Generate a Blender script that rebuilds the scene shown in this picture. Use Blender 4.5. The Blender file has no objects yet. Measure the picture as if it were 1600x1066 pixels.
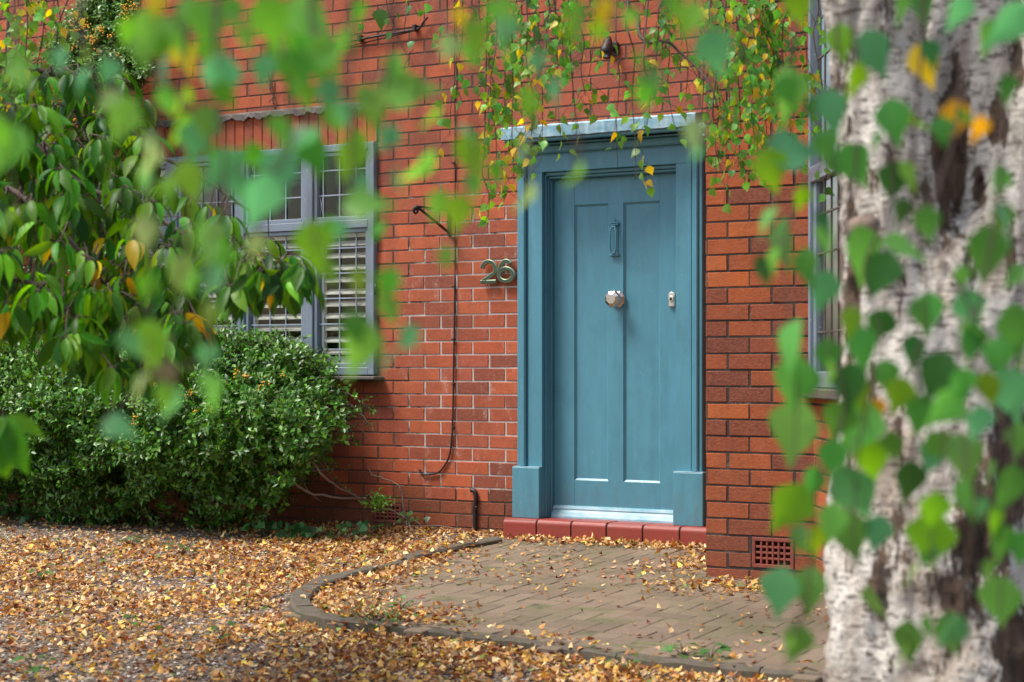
import bpy, math, random
import numpy as np
from mathutils import Vector, noise as mnoise

random.seed(26)
rng = np.random.default_rng(26)
C = bpy.context.scene
COL = C.collection
PI = math.pi

# ------------------------------------------------------------------ camera frame
TH = math.radians(30.0)          # the house front is turned 30 degrees to the view
FPX = 2714.0                     # focal length in photograph pixels (1600 wide)
DIST = 10.4
CAM = np.array([DIST * math.sin(TH), -DIST * math.cos(TH), 1.0])
RT = np.array([math.cos(TH), math.sin(TH), 0.0])
FW = np.array([-math.sin(TH), math.cos(TH), 0.0])
UP = np.array([0.0, 0.0, 1.0])
V0 = 575.0
SLOPE = 0.04

def cp(px, py, depth):
    return CAM + FW * depth + RT * ((px - 800) / FPX * depth) + UP * ((V0 - py) / FPX * depth)
def ray(px, py):
    return FW + RT * ((px - 800) / FPX) + UP * ((V0 - py) / FPX)
def ony(px, py, Y=0.0):
    r = ray(px, py); t = (Y - CAM[1]) / r[1]
    return CAM + r * t
def WX(px, Y=0.0):
    return float(ony(px, V0, Y)[0])
def WZ(px, py, Y=0.0):
    return float(ony(px, py, Y)[2])
def zg(y):
    return SLOPE * min(y, 0.0)
def gz(y):   # the gravel lies a little lower than the paving away from the house
    y = np.asarray(y); return np.minimum(y, 0) * SLOPE - .024 * np.clip((-y - .9) / .8, 0, 1)
def ground(px, py, lift=0.0):
    r = ray(px, py)
    t = (SLOPE * CAM[1] + lift - CAM[2]) / (r[2] - SLOPE * r[1])
    return CAM + r * t

# ------------------------------------------------------------------ materials
def new_mat(name):
    m = bpy.data.materials.new(name); m.use_nodes = True
    nt = m.node_tree
    b = nt.nodes['Principled BSDF']
    return m, nt, b
def N(nt, typ, **kw):
    n = nt.nodes.new(typ)
    for k, v in kw.items(): setattr(n, k, v)
    return n
def L(nt, a, b): nt.links.new(a, b)
def coords(nt, scale=(1, 1, 1), kind='Object'):
    t = N(nt, 'ShaderNodeTexCoord'); mp = N(nt, 'ShaderNodeMapping')
    mp.inputs['Scale'].default_value = scale
    L(nt, t.outputs[kind], mp.inputs['Vector'])
    return mp.outputs['Vector']
def noise(nt, vec, scale, detail=4, rough=0.6):
    n = N(nt, 'ShaderNodeTexNoise'); n.inputs['Scale'].default_value = scale
    n.inputs['Detail'].default_value = detail; n.inputs['Roughness'].default_value = rough
    if vec is not None: L(nt, vec, n.inputs['Vector'])
    return n.outputs['Fac']
def ramp(nt, fac, stops, interp='LINEAR'):
    r = N(nt, 'ShaderNodeValToRGB'); r.color_ramp.interpolation = interp
    e = r.color_ramp.elements
    while len(e) > 1: e.remove(e[-1])
    e[0].position = stops[0][0]; e[0].color = tuple(stops[0][1]) + (1,)
    for p, c in stops[1:]:
        x = e.new(p); x.color = tuple(c) + (1,)
    L(nt, fac, r.inputs['Fac'])
    return r.outputs['Color']
def g(v): return (v, v, v)
def mix(nt, fac, a, b, mode='MIX'):
    m = N(nt, 'ShaderNodeMix', data_type='RGBA', blend_type=mode)
    for s, v in ((0, fac), (6, a), (7, b)):
        if isinstance(v, (int, float)): m.inputs[s].default_value = v
        elif isinstance(v, tuple): m.inputs[s].default_value = v + (1,) if len(v) == 3 else v
        else: L(nt, v, m.inputs[s])
    return m.outputs[2]
def math_(nt, op, a, b=None, clamp=False):
    m = N(nt, 'ShaderNodeMath', operation=op, use_clamp=clamp)
    for i, v in enumerate((a, b)):
        if v is None: continue
        if isinstance(v, (int, float)): m.inputs[i].default_value = v
        else: L(nt, v, m.inputs[i])
    return m.outputs[0]
def bump(nt, b, height, strength=0.3, dist=0.005):
    n = N(nt, 'ShaderNodeBump'); n.inputs['Strength'].default_value = strength
    n.inputs['Distance'].default_value = dist
    L(nt, height, n.inputs['Height']); L(nt, n.outputs['Normal'], b.inputs['Normal'])
def island(nt):
    return N(nt, 'ShaderNodeNewGeometry').outputs['Random Per Island']

def mat_brick(name, stops, frost=0.0, region=False):
    m, nt, b = new_mat(name)
    v = coords(nt)
    base = ramp(nt, island(nt), stops)
    big = noise(nt, v, 1.3, 3)
    base = mix(nt, math_(nt, 'MULTIPLY', ramp(nt, big, [(.42, g(0)), (.66, g(1))]), .55), base, (.15, .048, .028))
    med = noise(nt, v, 16, 5, .7)
    base = mix(nt, ramp(nt, med, [(.48, g(0)), (.75, g(.55))]), base, (.12, .045, .03))
    # kiln marks: darker patch in the middle of many bricks
    fine = noise(nt, coords(nt, (60, 60, 160)), 1.0, 3, .7)
    base = mix(nt, ramp(nt, fine, [(.35, g(.28)), (.6, g(0))]), base, (.5, .17, .08))
    sp = noise(nt, v, 95, 2, .6)
    fr = noise(nt, coords(nt, (9, 9, 5)), 1.0, 5, .75)
    f = math_(nt, 'MULTIPLY', ramp(nt, fr, [(.55, g(0)), (.75, g(frost))]), ramp(nt, sp, [(.42, g(0.1)), (.65, g(1))]))
    if region:   # lime bloom on the bricks left of the door
        sx = N(nt, 'ShaderNodeSeparateXYZ'); L(nt, v, sx.inputs[0])
        fx = math_(nt, 'MULTIPLY', math_(nt, 'ADD', sx.outputs[0], 1.1), 1.6, True)
        fz = math_(nt, 'MULTIPLY', math_(nt, 'SUBTRACT', 2.2, sx.outputs[2]), 1.2, True)
        f = math_(nt, 'MULTIPLY', f, math_(nt, 'ADD', math_(nt, 'MULTIPLY', fx, fz), .2))
    base = mix(nt, f, base, (.58, .42, .36))
    L(nt, base, b.inputs['Base Color'])
    b.inputs['Roughness'].default_value = .78
    b.inputs['Specular IOR Level'].default_value = .3
    bump(nt, b, math_(nt, 'ADD', math_(nt, 'MULTIPLY', med, .6), sp), .45, .004)
    return m
def mat_mortar(name, dark, light, region=False):
    m, nt, b = new_mat(name)
    v = coords(nt)
    n1 = noise(nt, v, 7, 5, .7); n2 = noise(nt, v, 60, 4, .7)
    base = mix(nt, n2, tuple(c * .55 for c in dark), tuple(min(1, c * 1.5) for c in dark))
    if region:   # the wall beside the door was repointed in a white lime mortar, now patchy
        sx = N(nt, 'ShaderNodeSeparateXYZ'); L(nt, v, sx.inputs[0])
        fx = math_(nt, 'MULTIPLY', math_(nt, 'ADD', sx.outputs[0], 1.05), 1.5, True)
        fz = math_(nt, 'MULTIPLY', math_(nt, 'SUBTRACT', 2.35, sx.outputs[2]), 1.0, True)
        fz2 = math_(nt, 'MULTIPLY', math_(nt, 'SUBTRACT', sx.outputs[2], .17), 5.0, True)
        f = math_(nt, 'MULTIPLY', math_(nt, 'MULTIPLY', fx, fz), fz2)
        f = math_(nt, 'ADD', math_(nt, 'MULTIPLY', f, 1.05), math_(nt, 'MULTIPLY', math_(nt, 'SUBTRACT', n1, .5), 2.2), True)
        f = ramp(nt, f, [(.30, g(0)), (.62, g(1))])
        base = mix(nt, f, base, mix(nt, n2, tuple(c * .75 for c in light), light))
    else:
        f = ramp(nt, n1, [(.58, g(0)), (.72, g(.8))])
        base = mix(nt, f, base, light)
    L(nt, base, b.inputs['Base Color'])
    b.inputs['Roughness'].default_value = .95
    bump(nt, b, n2, .6, .006)
    return m
def mat_paint(name, col, chip=(.55, .6, .6), amount=.0, rough=.38, streak=True):
    m, nt, b = new_mat(name)
    v = coords(nt)
    n1 = noise(nt, coords(nt, (14, 14, 2.2)), 1.0, 5, .65)
    n2 = noise(nt, v, 130, 3, .6)
    n3 = noise(nt, v, 34, 5, .72)
    c = mix(nt, ramp(nt, n1, [(.3, g(0)), (.7, g(1))]), tuple(x * .88 for x in col), tuple(min(1, x * 1.1) for x in col))
    c = mix(nt, ramp(nt, n3, [(.66 - amount, g(0)), (.70 - amount, g(1))]), c, chip) if amount > 0 else \
        mix(nt, ramp(nt, n3, [(.755, g(0)), (.77, g(.7))]), c, chip)
    n4 = noise(nt, coords(nt, (5, 5, 3)), 1.0, 6, .75)
    c = mix(nt, ramp(nt, n4, [(.50, g(0)), (.68, g(.38))]), c, tuple(x * .62 for x in col))
    n6 = noise(nt, coords(nt, (70, 70, 22)), 1.0, 3, .6)
    c = mix(nt, ramp(nt, n6, [(.72, g(0)), (.75, g(.6))]), c, (.36, .42, .42))
    sx = N(nt, 'ShaderNodeSeparateXYZ'); L(nt, v, sx.inputs[0])    # rain-splashed dirt near the ground
    low = math_(nt, 'MULTIPLY', math_(nt, 'SUBTRACT', .42, sx.outputs[2]), 2.2, True)
    n7 = noise(nt, coords(nt, (20, 20, 9)), 1.0, 6, .75)
    c = mix(nt, math_(nt, 'MULTIPLY', low, ramp(nt, n7, [(.42, g(0)), (.7, g(.75))])), c, (.13, .115, .09))
    L(nt, c, b.inputs['Base Color'])
    b.inputs['Roughness'].default_value = rough
    wood = noise(nt, coords(nt, (90, 90, 3)), 1.0, 4, .6)
    bump(nt, b, math_(nt, 'ADD', math_(nt, 'MULTIPLY', n2, .5), wood), .22, .003)
    return m
def mat_simple(name, col, rough=.6, metal=0.0, var=.25, scale=40, bmp=.2, dirt=None, spec=.5):
    m, nt, b = new_mat(name)
    n1 = noise(nt, coords(nt), scale, 5, .65)
    c = mix(nt, n1, tuple(x * (1 - var) for x in col), tuple(min(1, x * (1 + var)) for x in col))
    if dirt:
        n2 = noise(nt, coords(nt), scale * .35, 5, .7)
        c = mix(nt, ramp(nt, n2, [(.5, g(0)), (.66, g(.85))]), c, dirt)
    L(nt, c, b.inputs['Base Color'])
    b.inputs['Roughness'].default_value = rough; b.inputs['Metallic'].default_value = metal
    b.inputs['Specular IOR Level'].default_value = spec
    if bmp: bump(nt, b, n1, bmp, .003)
    return m
def mat_leaf(name, rough=.4, transl=.45, spec=.5, vein=True, var=.3):
    m, nt, b = new_mat(name)
    a = N(nt, 'ShaderNodeAttribute', attribute_name='tint')
    i = island(nt)
    hs = N(nt, 'ShaderNodeHueSaturation')
    L(nt, math_(nt, 'ADD', math_(nt, 'MULTIPLY', i, .04), .48), hs.inputs['Hue'])
    L(nt, math_(nt, 'ADD', math_(nt, 'MULTIPLY', i, var * 2), 1 - var), hs.inputs['Value'])
    L(nt, a.outputs['Color'], hs.inputs['Color'])
    n1 = noise(nt, coords(nt), 90, 3, .6)
    c = mix(nt, ramp(nt, n1, [(.35, g(.0)), (.7, g(.30))]), hs.outputs['Color'], (.02, .03, .01), 'MIX')
    L(nt, c, b.inputs['Base Color'])
    b.inputs['Roughness'].default_value = rough
    b.inputs['Specular IOR Level'].default_value = spec
    tr = N(nt, 'ShaderNodeBsdfTranslucent')
    hs2 = N(nt, 'ShaderNodeHueSaturation'); hs2.inputs['Hue'].default_value = .478
    hs2.inputs['Saturation'].default_value = 1.1; hs2.inputs['Value'].default_value = 1.7
    L(nt, hs.outputs['Color'], hs2.inputs['Color'])
    L(nt, hs2.outputs['Color'], tr.inputs['Color'])
    ms = N(nt, 'ShaderNodeMixShader'); ms.inputs[0].default_value = transl
    L(nt, b.outputs[0], ms.inputs[1]); L(nt, tr.outputs[0], ms.inputs[2])
    L(nt, ms.outputs[0], nt.nodes['Material Output'].inputs['Surface'])
    if vein: bump(nt, b, n1, .25, .002)
    return m

M = {}
M['brick'] = mat_brick('red_brick', [(0, (.19, .052, .036)), (.10, (.25, .060, .036)), (.28, (.35, .075, .033)), (.6, (.43, .088, .035)), (.85, (.48, .108, .040)), (1, (.34, .078, .045))], .95, True)
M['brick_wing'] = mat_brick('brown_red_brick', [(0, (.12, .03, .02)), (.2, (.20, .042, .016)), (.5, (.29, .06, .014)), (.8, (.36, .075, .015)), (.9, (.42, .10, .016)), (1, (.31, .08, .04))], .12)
M['brick_damp_shade'] = mat_brick('damp_shaded_brick', [(0, (.10, .030, .020)), (.4, (.17, .045, .022)), (.8, (.25, .062, .022)), (1, (.20, .05, .03))], .15)  # damp, dirty foot courses, with the shrub's shade also put into the colour
M['mortar'] = mat_mortar('patchy_mortar', (.10, .068, .05), (.56, .48, .44), True)
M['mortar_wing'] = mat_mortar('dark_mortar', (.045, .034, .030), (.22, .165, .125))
M['blue'] = mat_paint('blue_paint', (.078, .250, .330))
def mat_worn(name):
    m, nt, b = new_mat(name)
    n1 = noise(nt, coords(nt, (7, 14, 20)), 1.0, 5, .65); n2 = noise(nt, coords(nt, (26, 40, 60)), 1.0, 4, .7)
    c = mix(nt, ramp(nt, n1, [(.38, g(0)), (.62, g(1))]), (.15, .335, .415), (.31, .455, .52))
    c = mix(nt, ramp(nt, n2, [(.62, g(0)), (.68, g(.7))]), c, (.20, .20, .19))
    L(nt, c, b.inputs['Base Color']); b.inputs['Roughness'].default_value = .5
    bump(nt, b, n2, .35, .004)
    return m
M['pale_chip'] = mat_worn('weathered_pale_paint')
M['grey_blue'] = mat_paint('grey_blue_window_paint', (.19, .235, .29), (.4, .42, .42), .02, .4)
M['cream'] = mat_paint('cream_paint', (.90, .87, .77), (.6, .58, .5), 0, .45)
M['tile'] = mat_simple('red_quarry_tile', (.27, .042, .030), .46, 0, .25, 60, .25, (.22, .06, .035))
M['lead'] = mat_simple('lead_strip', (.27, .31, .38), .45, .0, .2, 60, .1)
M['flash'] = mat_simple('weathered_lead', (.10, .085, .075), .7, 0, .4, 30, .4, (.08, .06, .05))
M['iron'] = mat_simple('rusty_black_iron', (.022, .018, .018), .55, .3, .4, 60, .3, (.10, .04, .025))
M['cable'] = mat_simple('black_rubber', (.012, .011, .012), .5, 0, .3, 60, .1)
M['nickel'] = mat_simple('aged_nickel', (.62, .54, .47), .33, 1.0, .15, 60, .1)
M['lockm'] = mat_simple('ivory_metal', (.66, .60, .52), .35, .5, .15, 60, .1)
M['dark'] = mat_simple('dark_hollow', (.012, .011, .011), .8, 0, .3, 30, 0)
M['patina'] = mat_simple('green_patina_bronze', (.022, .066, .040), .5, .0, .5, 70, .3, (.016, .024, .017))
M['patina_edge'] = mat_simple('worn_bronze_edge', (.32, .36, .24), .4, .5, .3, 70, .2)
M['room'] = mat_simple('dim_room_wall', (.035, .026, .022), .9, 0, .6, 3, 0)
M['curtain'] = mat_simple('taupe_blind', (.46, .37, .31), .85, 0, .15, 25, .1)
M['terracotta'] = mat_simple('terracotta', (.22, .05, .032), .75, 0, .35, 60, .3, (.12, .035, .025))
M['kerb'] = mat_simple('mossy_concrete', (.10, .08, .06), .92, 0, .4, 60, .6, (.055, .068, .02))
M['stone'] = mat_simple('flint_gravel', (.3, .26, .22), .85, 0, .3, 90, .2)
M['twig'] = mat_simple('brown_twig', (.075, .042, .032), .7, 0, .35, 80, .3)
M['bark'] = mat_simple('grey_brown_bark', (.09, .062, .045), .85, 0, .4, 60, .6)
M['palewood'] = mat_simple('pale_dead_wood', (.22, .16, .125), .85, 0, .3, 70, .4)
M['berry'] = mat_simple('orange_berry', (.90, .40, .02), .35, 0, .25, 300, 0)
M['petal'] = mat_simple('pink_petal', (.75, .35, .55), .6, 0, .1, 50, 0)
M['leaf_birch'] = mat_leaf('birch_leaf', .42, .42, .5)
M['leaf_near'] = mat_leaf('near_birch_leaf', .32, .50, .6, True, .18)
M['leaf_cherry'] = mat_leaf('cherry_leaf', .42, .45, .22)
M['leaf_pyra'] = mat_leaf('glossy_small_leaf', .36, .18, .42, False)
M['leaf_dry'] = mat_leaf('dry_fallen_leaf', .7, .15, .25, True, .35)
M['leaf_ivy'] = mat_leaf('ivy_leaf', .4, .25, .5)

def mat_glass():
    m = bpy.data.materials.new('window_glass'); m.use_nodes = True
    nt = m.node_tree; nt.nodes.clear()
    o = N(nt, 'ShaderNodeOutputMaterial'); t = N(nt, 'ShaderNodeBsdfTransparent'); gl = N(nt, 'ShaderNodeBsdfGlossy')
    gl.inputs['Roughness'].default_value = .02
    t.inputs['Color'].default_value = (.93, .94, .93, 1)
    f = N(nt, 'ShaderNodeFresnel'); f.inputs['IOR'].default_value = 1.5
    bp = N(nt, 'ShaderNodeBump'); bp.inputs['Strength'].default_value = .15; bp.inputs['Distance'].default_value = .01
    L(nt, noise(nt, coords(nt), 6, 2), bp.inputs['Height']); L(nt, bp.outputs[0], gl.inputs['Normal'])
    ms = N(nt, 'ShaderNodeMixShader')
    L(nt, math_(nt, 'MULTIPLY', f.outputs[0], .42, True), ms.inputs[0]); L(nt, t.outputs[0], ms.inputs[1]); L(nt, gl.outputs[0], ms.inputs[2])
    L(nt, ms.outputs[0], o.inputs['Surface'])
    return m
M['glass'] = mat_glass()

def mat_birch():
    m, nt, b = new_mat('birch_bark')
    v = coords(nt)
    a = N(nt, 'ShaderNodeAttribute', attribute_name='rough_bark')
    n1 = noise(nt, coords(nt, (5, 5, 2.4)), 1.0, 6, .72)
    n2 = noise(nt, coords(nt, (22, 22, 110)), 1.0, 3, .6)      # lenticels: short dark horizontal dashes
    n3 = noise(nt, v, 38, 5, .72)
    n4 = noise(nt, coords(nt, (45, 45, 8)), 1.0, 5, .7)         # vertical fissures
    white = mix(nt, n3, (.56, .51, .45), (.88, .835, .765))
    white = mix(nt, ramp(nt, n1, [(.47, g(0)), (.60, g(.8))]), white, (.37, .285, .215))
    white = mix(nt, ramp(nt, n2, [(.56, g(0)), (.63, g(.85))]), white, (.11, .08, .065))
    white = mix(nt, ramp(nt, n3, [(.575, g(0)), (.64, g(.95))]), white, (.07, .05, .038))
    dark = mix(nt, ramp(nt, n4, [(.35, g(0)), (.7, g(1))]), (.022, .015, .011), (.19, .115, .07))
    dark = mix(nt, ramp(nt, n3, [(.60, g(0)), (.75, g(.7))]), dark, (.34, .17, .075))
    n5 = noise(nt, coords(nt, (16, 16, 3.2)), 1.0, 6, .75)
    f = math_(nt, 'ADD', a.outputs['Fac'], math_(nt, 'ADD', math_(nt, 'MULTIPLY', math_(nt, 'SUBTRACT', n1, .5), 1.5), math_(nt, 'MULTIPLY', math_(nt, 'SUBTRACT', n5, .5), 2.2)), True)
    f = ramp(nt, f, [(.47, g(0)), (.54, g(1))])
    c = mix(nt, f, white, dark)
    mo = noise(nt, v, 3.5, 4, .6)
    c = mix(nt, ramp(nt, mo, [(.58, g(0)), (.76, g(.3))]), c, (.20, .25, .13))
    L(nt, c, b.inputs['Base Color'])
    b.inputs['Roughness'].default_value = .75
    bump(nt, b, math_(nt, 'ADD', n3, math_(nt, 'MULTIPLY', n4, 1.0)), 1.0, .02)
    return m
M['birch'] = mat_birch()

def mat_gravel():
    m, nt, b = new_mat('gravel_bed')
    v = coords(nt)
    vo = N(nt, 'ShaderNodeTexVoronoi'); vo.inputs['Scale'].default_value = 75; L(nt, v, vo.inputs['Vector'])
    sp = N(nt, 'ShaderNodeSeparateColor'); L(nt, vo.outputs['Color'], sp.inputs[0])
    c = ramp(nt, sp.outputs[0], [(0, (.05, .04, .033)), (.3, (.14, .11, .085)), (.55, (.23, .19, .15)), (.75, (.26, .15, .08)), (.93, (.40, .36, .31)), (1, (.50, .47, .44))])
    n1 = noise(nt, v, 2.2, 4, .65)
    c = mix(nt, ramp(nt, n1, [(.4, g(0)), (.65, g(.6))]), c, (.09, .05, .028))
    L(nt, c, b.inputs['Base Color']); b.inputs['Roughness'].default_value = .9
    bump(nt, b, math_(nt, 'SUBTRACT', 1.0, vo.outputs['Distance']), 1.0, .012)
    return m
M['gravel'] = mat_gravel()

def mat_pave():
    m, nt, b = new_mat('paving_block')
    v = coords(nt)
    c = ramp(nt, island(nt), [(0, (.150, .110, .075)), (.4, (.190, .140, .095)), (.75, (.220, .163, .110)), (1, (.18, .122, .084))])
    n1 = noise(nt, v, 1.6, 4, .7); n2 = noise(nt, v, 120, 4, .75)
    c = mix(nt, ramp(nt, n1, [(.46, g(0)), (.68, g(.65))]), c, (.10, .098, .042))
    c = mix(nt, ramp(nt, n2, [(.3, g(.55)), (.5, g(0))]), c, (.05, .04, .033))
    c = mix(nt, ramp(nt, n2, [(.6, g(0)), (.75, g(.4))]), c, (.38, .32, .26))
    L(nt, c, b.inputs['Base Color']); b.inputs['Roughness'].default_value = .93
    bump(nt, b, n2, .6, .004)
    return m
M['pave'] = mat_pave()
M['joint'] = mat_simple('mossy_sand_joint', (.13, .12, .055), .95, 0, .5, 30, .4, (.05, .04, .03))
M['leaf_stone'] = None

def mat_stone():
    m, nt, b = new_mat('loose_gravel_stone')
    c = ramp(nt, island(nt), [(0, (.05, .040, .030)), (.3, (.12, .09, .062)), (.6, (.22, .165, .115)), (.85, (.34, .28, .21)), (1, (.60, .54, .46))])
    L(nt, c, b.inputs['Base Color']); b.inputs['Roughness'].default_value = .85
    return m
M['stone'] = mat_stone()

# ------------------------------------------------------------------ mesh building
OFF = {}
def empty(name, loc, label=None, cat=None, group=None):
    o = bpy.data.objects.new(name, None); COL.objects.link(o)
    o.location = tuple(float(x) for x in loc); o.empty_display_size = .1
    if label: o['label'] = label
    if cat: o['category'] = cat
    if group: o['group'] = group
    OFF[o.name] = np.array([float(x) for x in loc])
    return o
def off_of(o):
    return OFF.get(o.name, np.zeros(3)) if o is not None else np.zeros(3)
def finish(name, me, mats, parent, label=None, cat=None, group=None, kind=None):
    for m in (mats if isinstance(mats, (list, tuple)) else [mats]): me.materials.append(m)
    o = bpy.data.objects.new(name, me); COL.objects.link(o)
    if parent is not None:
        o.parent = parent
        OFF[o.name] = off_of(parent)
    if label: o['label'] = label
    if cat: o['category'] = cat
    if group: o['group'] = group
    if kind: o['kind'] = kind
    return o
class MB:
    def __init__(s): s.v = []; s.f = []; s.mi = []; s.sm = []
    def add(s, vs, fs, mi=0, smooth=False):
        b = len(s.v); s.v += [tuple(map(float, p)) for p in vs]
        for q in fs:
            s.f.append([b + i for i in q]); s.mi.append(mi); s.sm.append(smooth)
    def box(s, x0, x1, y0, y1, z0, z1, mi=0, bv=0.0):
        if x1 < x0: x0, x1 = x1, x0
        if y1 < y0: y0, y1 = y1, y0
        if z1 < z0: z0, z1 = z1, z0
        if bv <= 0:
            vs = [(x, y, z) for z in (z0, z1) for y in (y0, y1) for x in (x0, x1)]
            s.add(vs, [(0, 2, 3, 1), (4, 5, 7, 6), (0, 1, 5, 4), (2, 6, 7, 3), (0, 4, 6, 2), (1, 3, 7, 5)], mi)
            return
        c = ((x0 + x1) / 2, (y0 + y1) / 2, (z0 + z1) / 2); h = ((x1 - x0) / 2, (y1 - y0) / 2, (z1 - z0) / 2)
        b = min(bv, min(h) * .95)
        P = {}; vs = []
        for sx in (-1, 1):
            for sy in (-1, 1):
                for sz in (-1, 1):
                    for ax in range(3):
                        p = [c[0] + sx * (h[0] - b), c[1] + sy * (h[1] - b), c[2] + sz * (h[2] - b)]
                        p[ax] = c[ax] + (sx, sy, sz)[ax] * h[ax]
                        P[(sx, sy, sz, ax)] = len(vs); vs.append(tuple(p))
        fs = []
        for ax in range(3):
            o1, o2 = [(1, 2), (2, 0), (0, 1)][ax]
            for sg in (-1, 1):
                q = []
                for a, d in ((-1, -1), (1, -1), (1, 1), (-1, 1)):
                    k = [0, 0, 0]; k[ax] = sg; k[o1] = a; k[o2] = d
                    q.append(P[(k[0], k[1], k[2], ax)])
                fs.append(q if sg > 0 else q[::-1])
            for a in (-1, 1):
                for d in (-1, 1):
                    k0 = [0, 0, 0]; k1 = [0, 0, 0]
                    k0[o1] = k1[o1] = a; k0[o2] = k1[o2] = d; k0[ax] = -1; k1[ax] = 1
                    fs.append([P[tuple(k0) + (o1,)], P[tuple(k1) + (o1,)], P[tuple(k1) + (o2,)], P[tuple(k0) + (o2,)]])
        for sx in (-1, 1):
            for sy in (-1, 1):
                for sz in (-1, 1):
                    fs.append([P[(sx, sy, sz, 0)], P[(sx, sy, sz, 1)], P[(sx, sy, sz, 2)]])
        s.add(vs, fs, mi)
    def tube(s, pts, rad, sides=6, mi=0, cap=True, smooth=True):
        pts = [np.array(p, float) for p in pts]; n = len(pts)
        if not hasattr(rad, '__len__'): rad = [rad] * n
        vs = []; prev = None
        for i, p in enumerate(pts):
            t = pts[min(i + 1, n - 1)] - pts[max(i - 1, 0)]; t = t / (np.linalg.norm(t) + 1e-9)
            if prev is None:
                a = np.array([0, 0, 1.0]) if abs(t[2]) < .9 else np.array([1.0, 0, 0])
            else: a = prev
            u = a - t * a.dot(t); u /= (np.linalg.norm(u) + 1e-9); prev = u
            w = np.cross(t, u)
            for k in range(sides):
                an = 2 * PI * k / sides
                vs.append(p + (u * math.cos(an) + w * math.sin(an)) * rad[i])
        fs = [(i * sides + k, i * sides + (k + 1) % sides, (i + 1) * sides + (k + 1) % sides, (i + 1) * sides + k)
              for i in range(n - 1) for k in range(sides)]
        if cap: fs += [tuple(range(sides))[::-1], tuple((n - 1) * sides + k for k in range(sides))]
        s.add(vs, fs, mi, smooth)
    def quad(s, a, b, c, d, mi=0): s.add([a, b, c, d], [(0, 1, 2, 3)], mi)
    def sphere(s, c, r, seg=6, ring=4, mi=0):
        vs = [(c[0], c[1], c[2] - r)]
        for i in range(1, ring):
            t = -PI / 2 + PI * i / ring
            for k in range(seg):
                a = 2 * PI * k / seg
                vs.append((c[0] + r * math.cos(t) * math.cos(a), c[1] + r * math.cos(t) * math.sin(a), c[2] + r * math.sin(t)))
        vs.append((c[0], c[1], c[2] + r)); e = len(vs) - 1
        fs = [(0, 1 + (k + 1) % seg, 1 + k) for k in range(seg)]
        for i in range(ring - 2):
            for k in range(seg):
                a = 1 + i * seg + k; b = 1 + i * seg + (k + 1) % seg
                fs.append((a, b, b + seg, a + seg))
        q = 1 + (ring - 2) * seg
        fs += [(q + k, q + (k + 1) % seg, e) for k in range(seg)]
        s.add(vs, fs, mi, True)
    def build(s, name, mats, parent=None, **kw):
        me = bpy.data.meshes.new(name)
        o = off_of(parent)
        me.from_pydata([(p[0] - o[0], p[1] - o[1], p[2] - o[2]) for p in s.v], [], s.f)
        me.polygons.foreach_set('material_index', s.mi)
        me.polygons.foreach_set('use_smooth', s.sm)
        me.update()
        return finish(name, me, mats, parent, **kw)

# leaves: one template copied with its own frame, size and tint
def leaf_template(ts, hw, fold=.18, droop=.25, wave=0.0):
    """mid rib along +x (0..1), width along y, normal +z"""
    v = []; f = []
    mid = []; lf = []; rt = []
    for t, w in zip(ts, hw):
        z = -droop * t * t
        mid.append(len(v)); v.append((t, 0, z))
        if w > 0:
            zz = z + fold * w + wave * math.sin(t * 9)
            lf.append(len(v)); v.append((t, w, zz))
            rt.append(len(v)); v.append((t, -w, z + fold * w - wave * math.sin(t * 9)))
        else: lf.append(mid[-1]); rt.append(mid[-1])
    for i in range(len(ts) - 1):
        for side, s in ((lf, 1), (rt, -1)):
            q = [mid[i], mid[i + 1], side[i + 1], side[i]]
            q = [a for k, a in enumerate(q) if a not in q[:k]]
            if len(q) >= 3: f.append(q if s > 0 else q[::-1])
    return np.array(v, float), f
BIRCH = leaf_template([0, .10, .27, .40, .58, .78, 1.0], [0, .20, .385, .385, .265, .10, 0], .24, .26, .014)
BIRCH_LO = leaf_template([0, .28, .62, 1.0], [0, .38, .24, 0], .25, .25)
CHERRY = leaf_template([0, .12, .32, .55, .76, .9, 1.0], [0, .12, .20, .215, .15, .05, 0], .34, .42, .010)
PYRA = leaf_template([0, .5, 1.0], [0, .235, 0], .4, .2)
DRY = leaf_template([0, .3, .65, 1.0], [0, .36, .24, 0], .55, .1)
DRY2 = leaf_template([0, .3, .65, 1.0], [0, .33, .26, 0], -.45, -.35)
IVY = leaf_template([0, .1, .3, .45, .7, 1.0], [0, .38, .5, .34, .2, 0], .12, .15)

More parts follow.
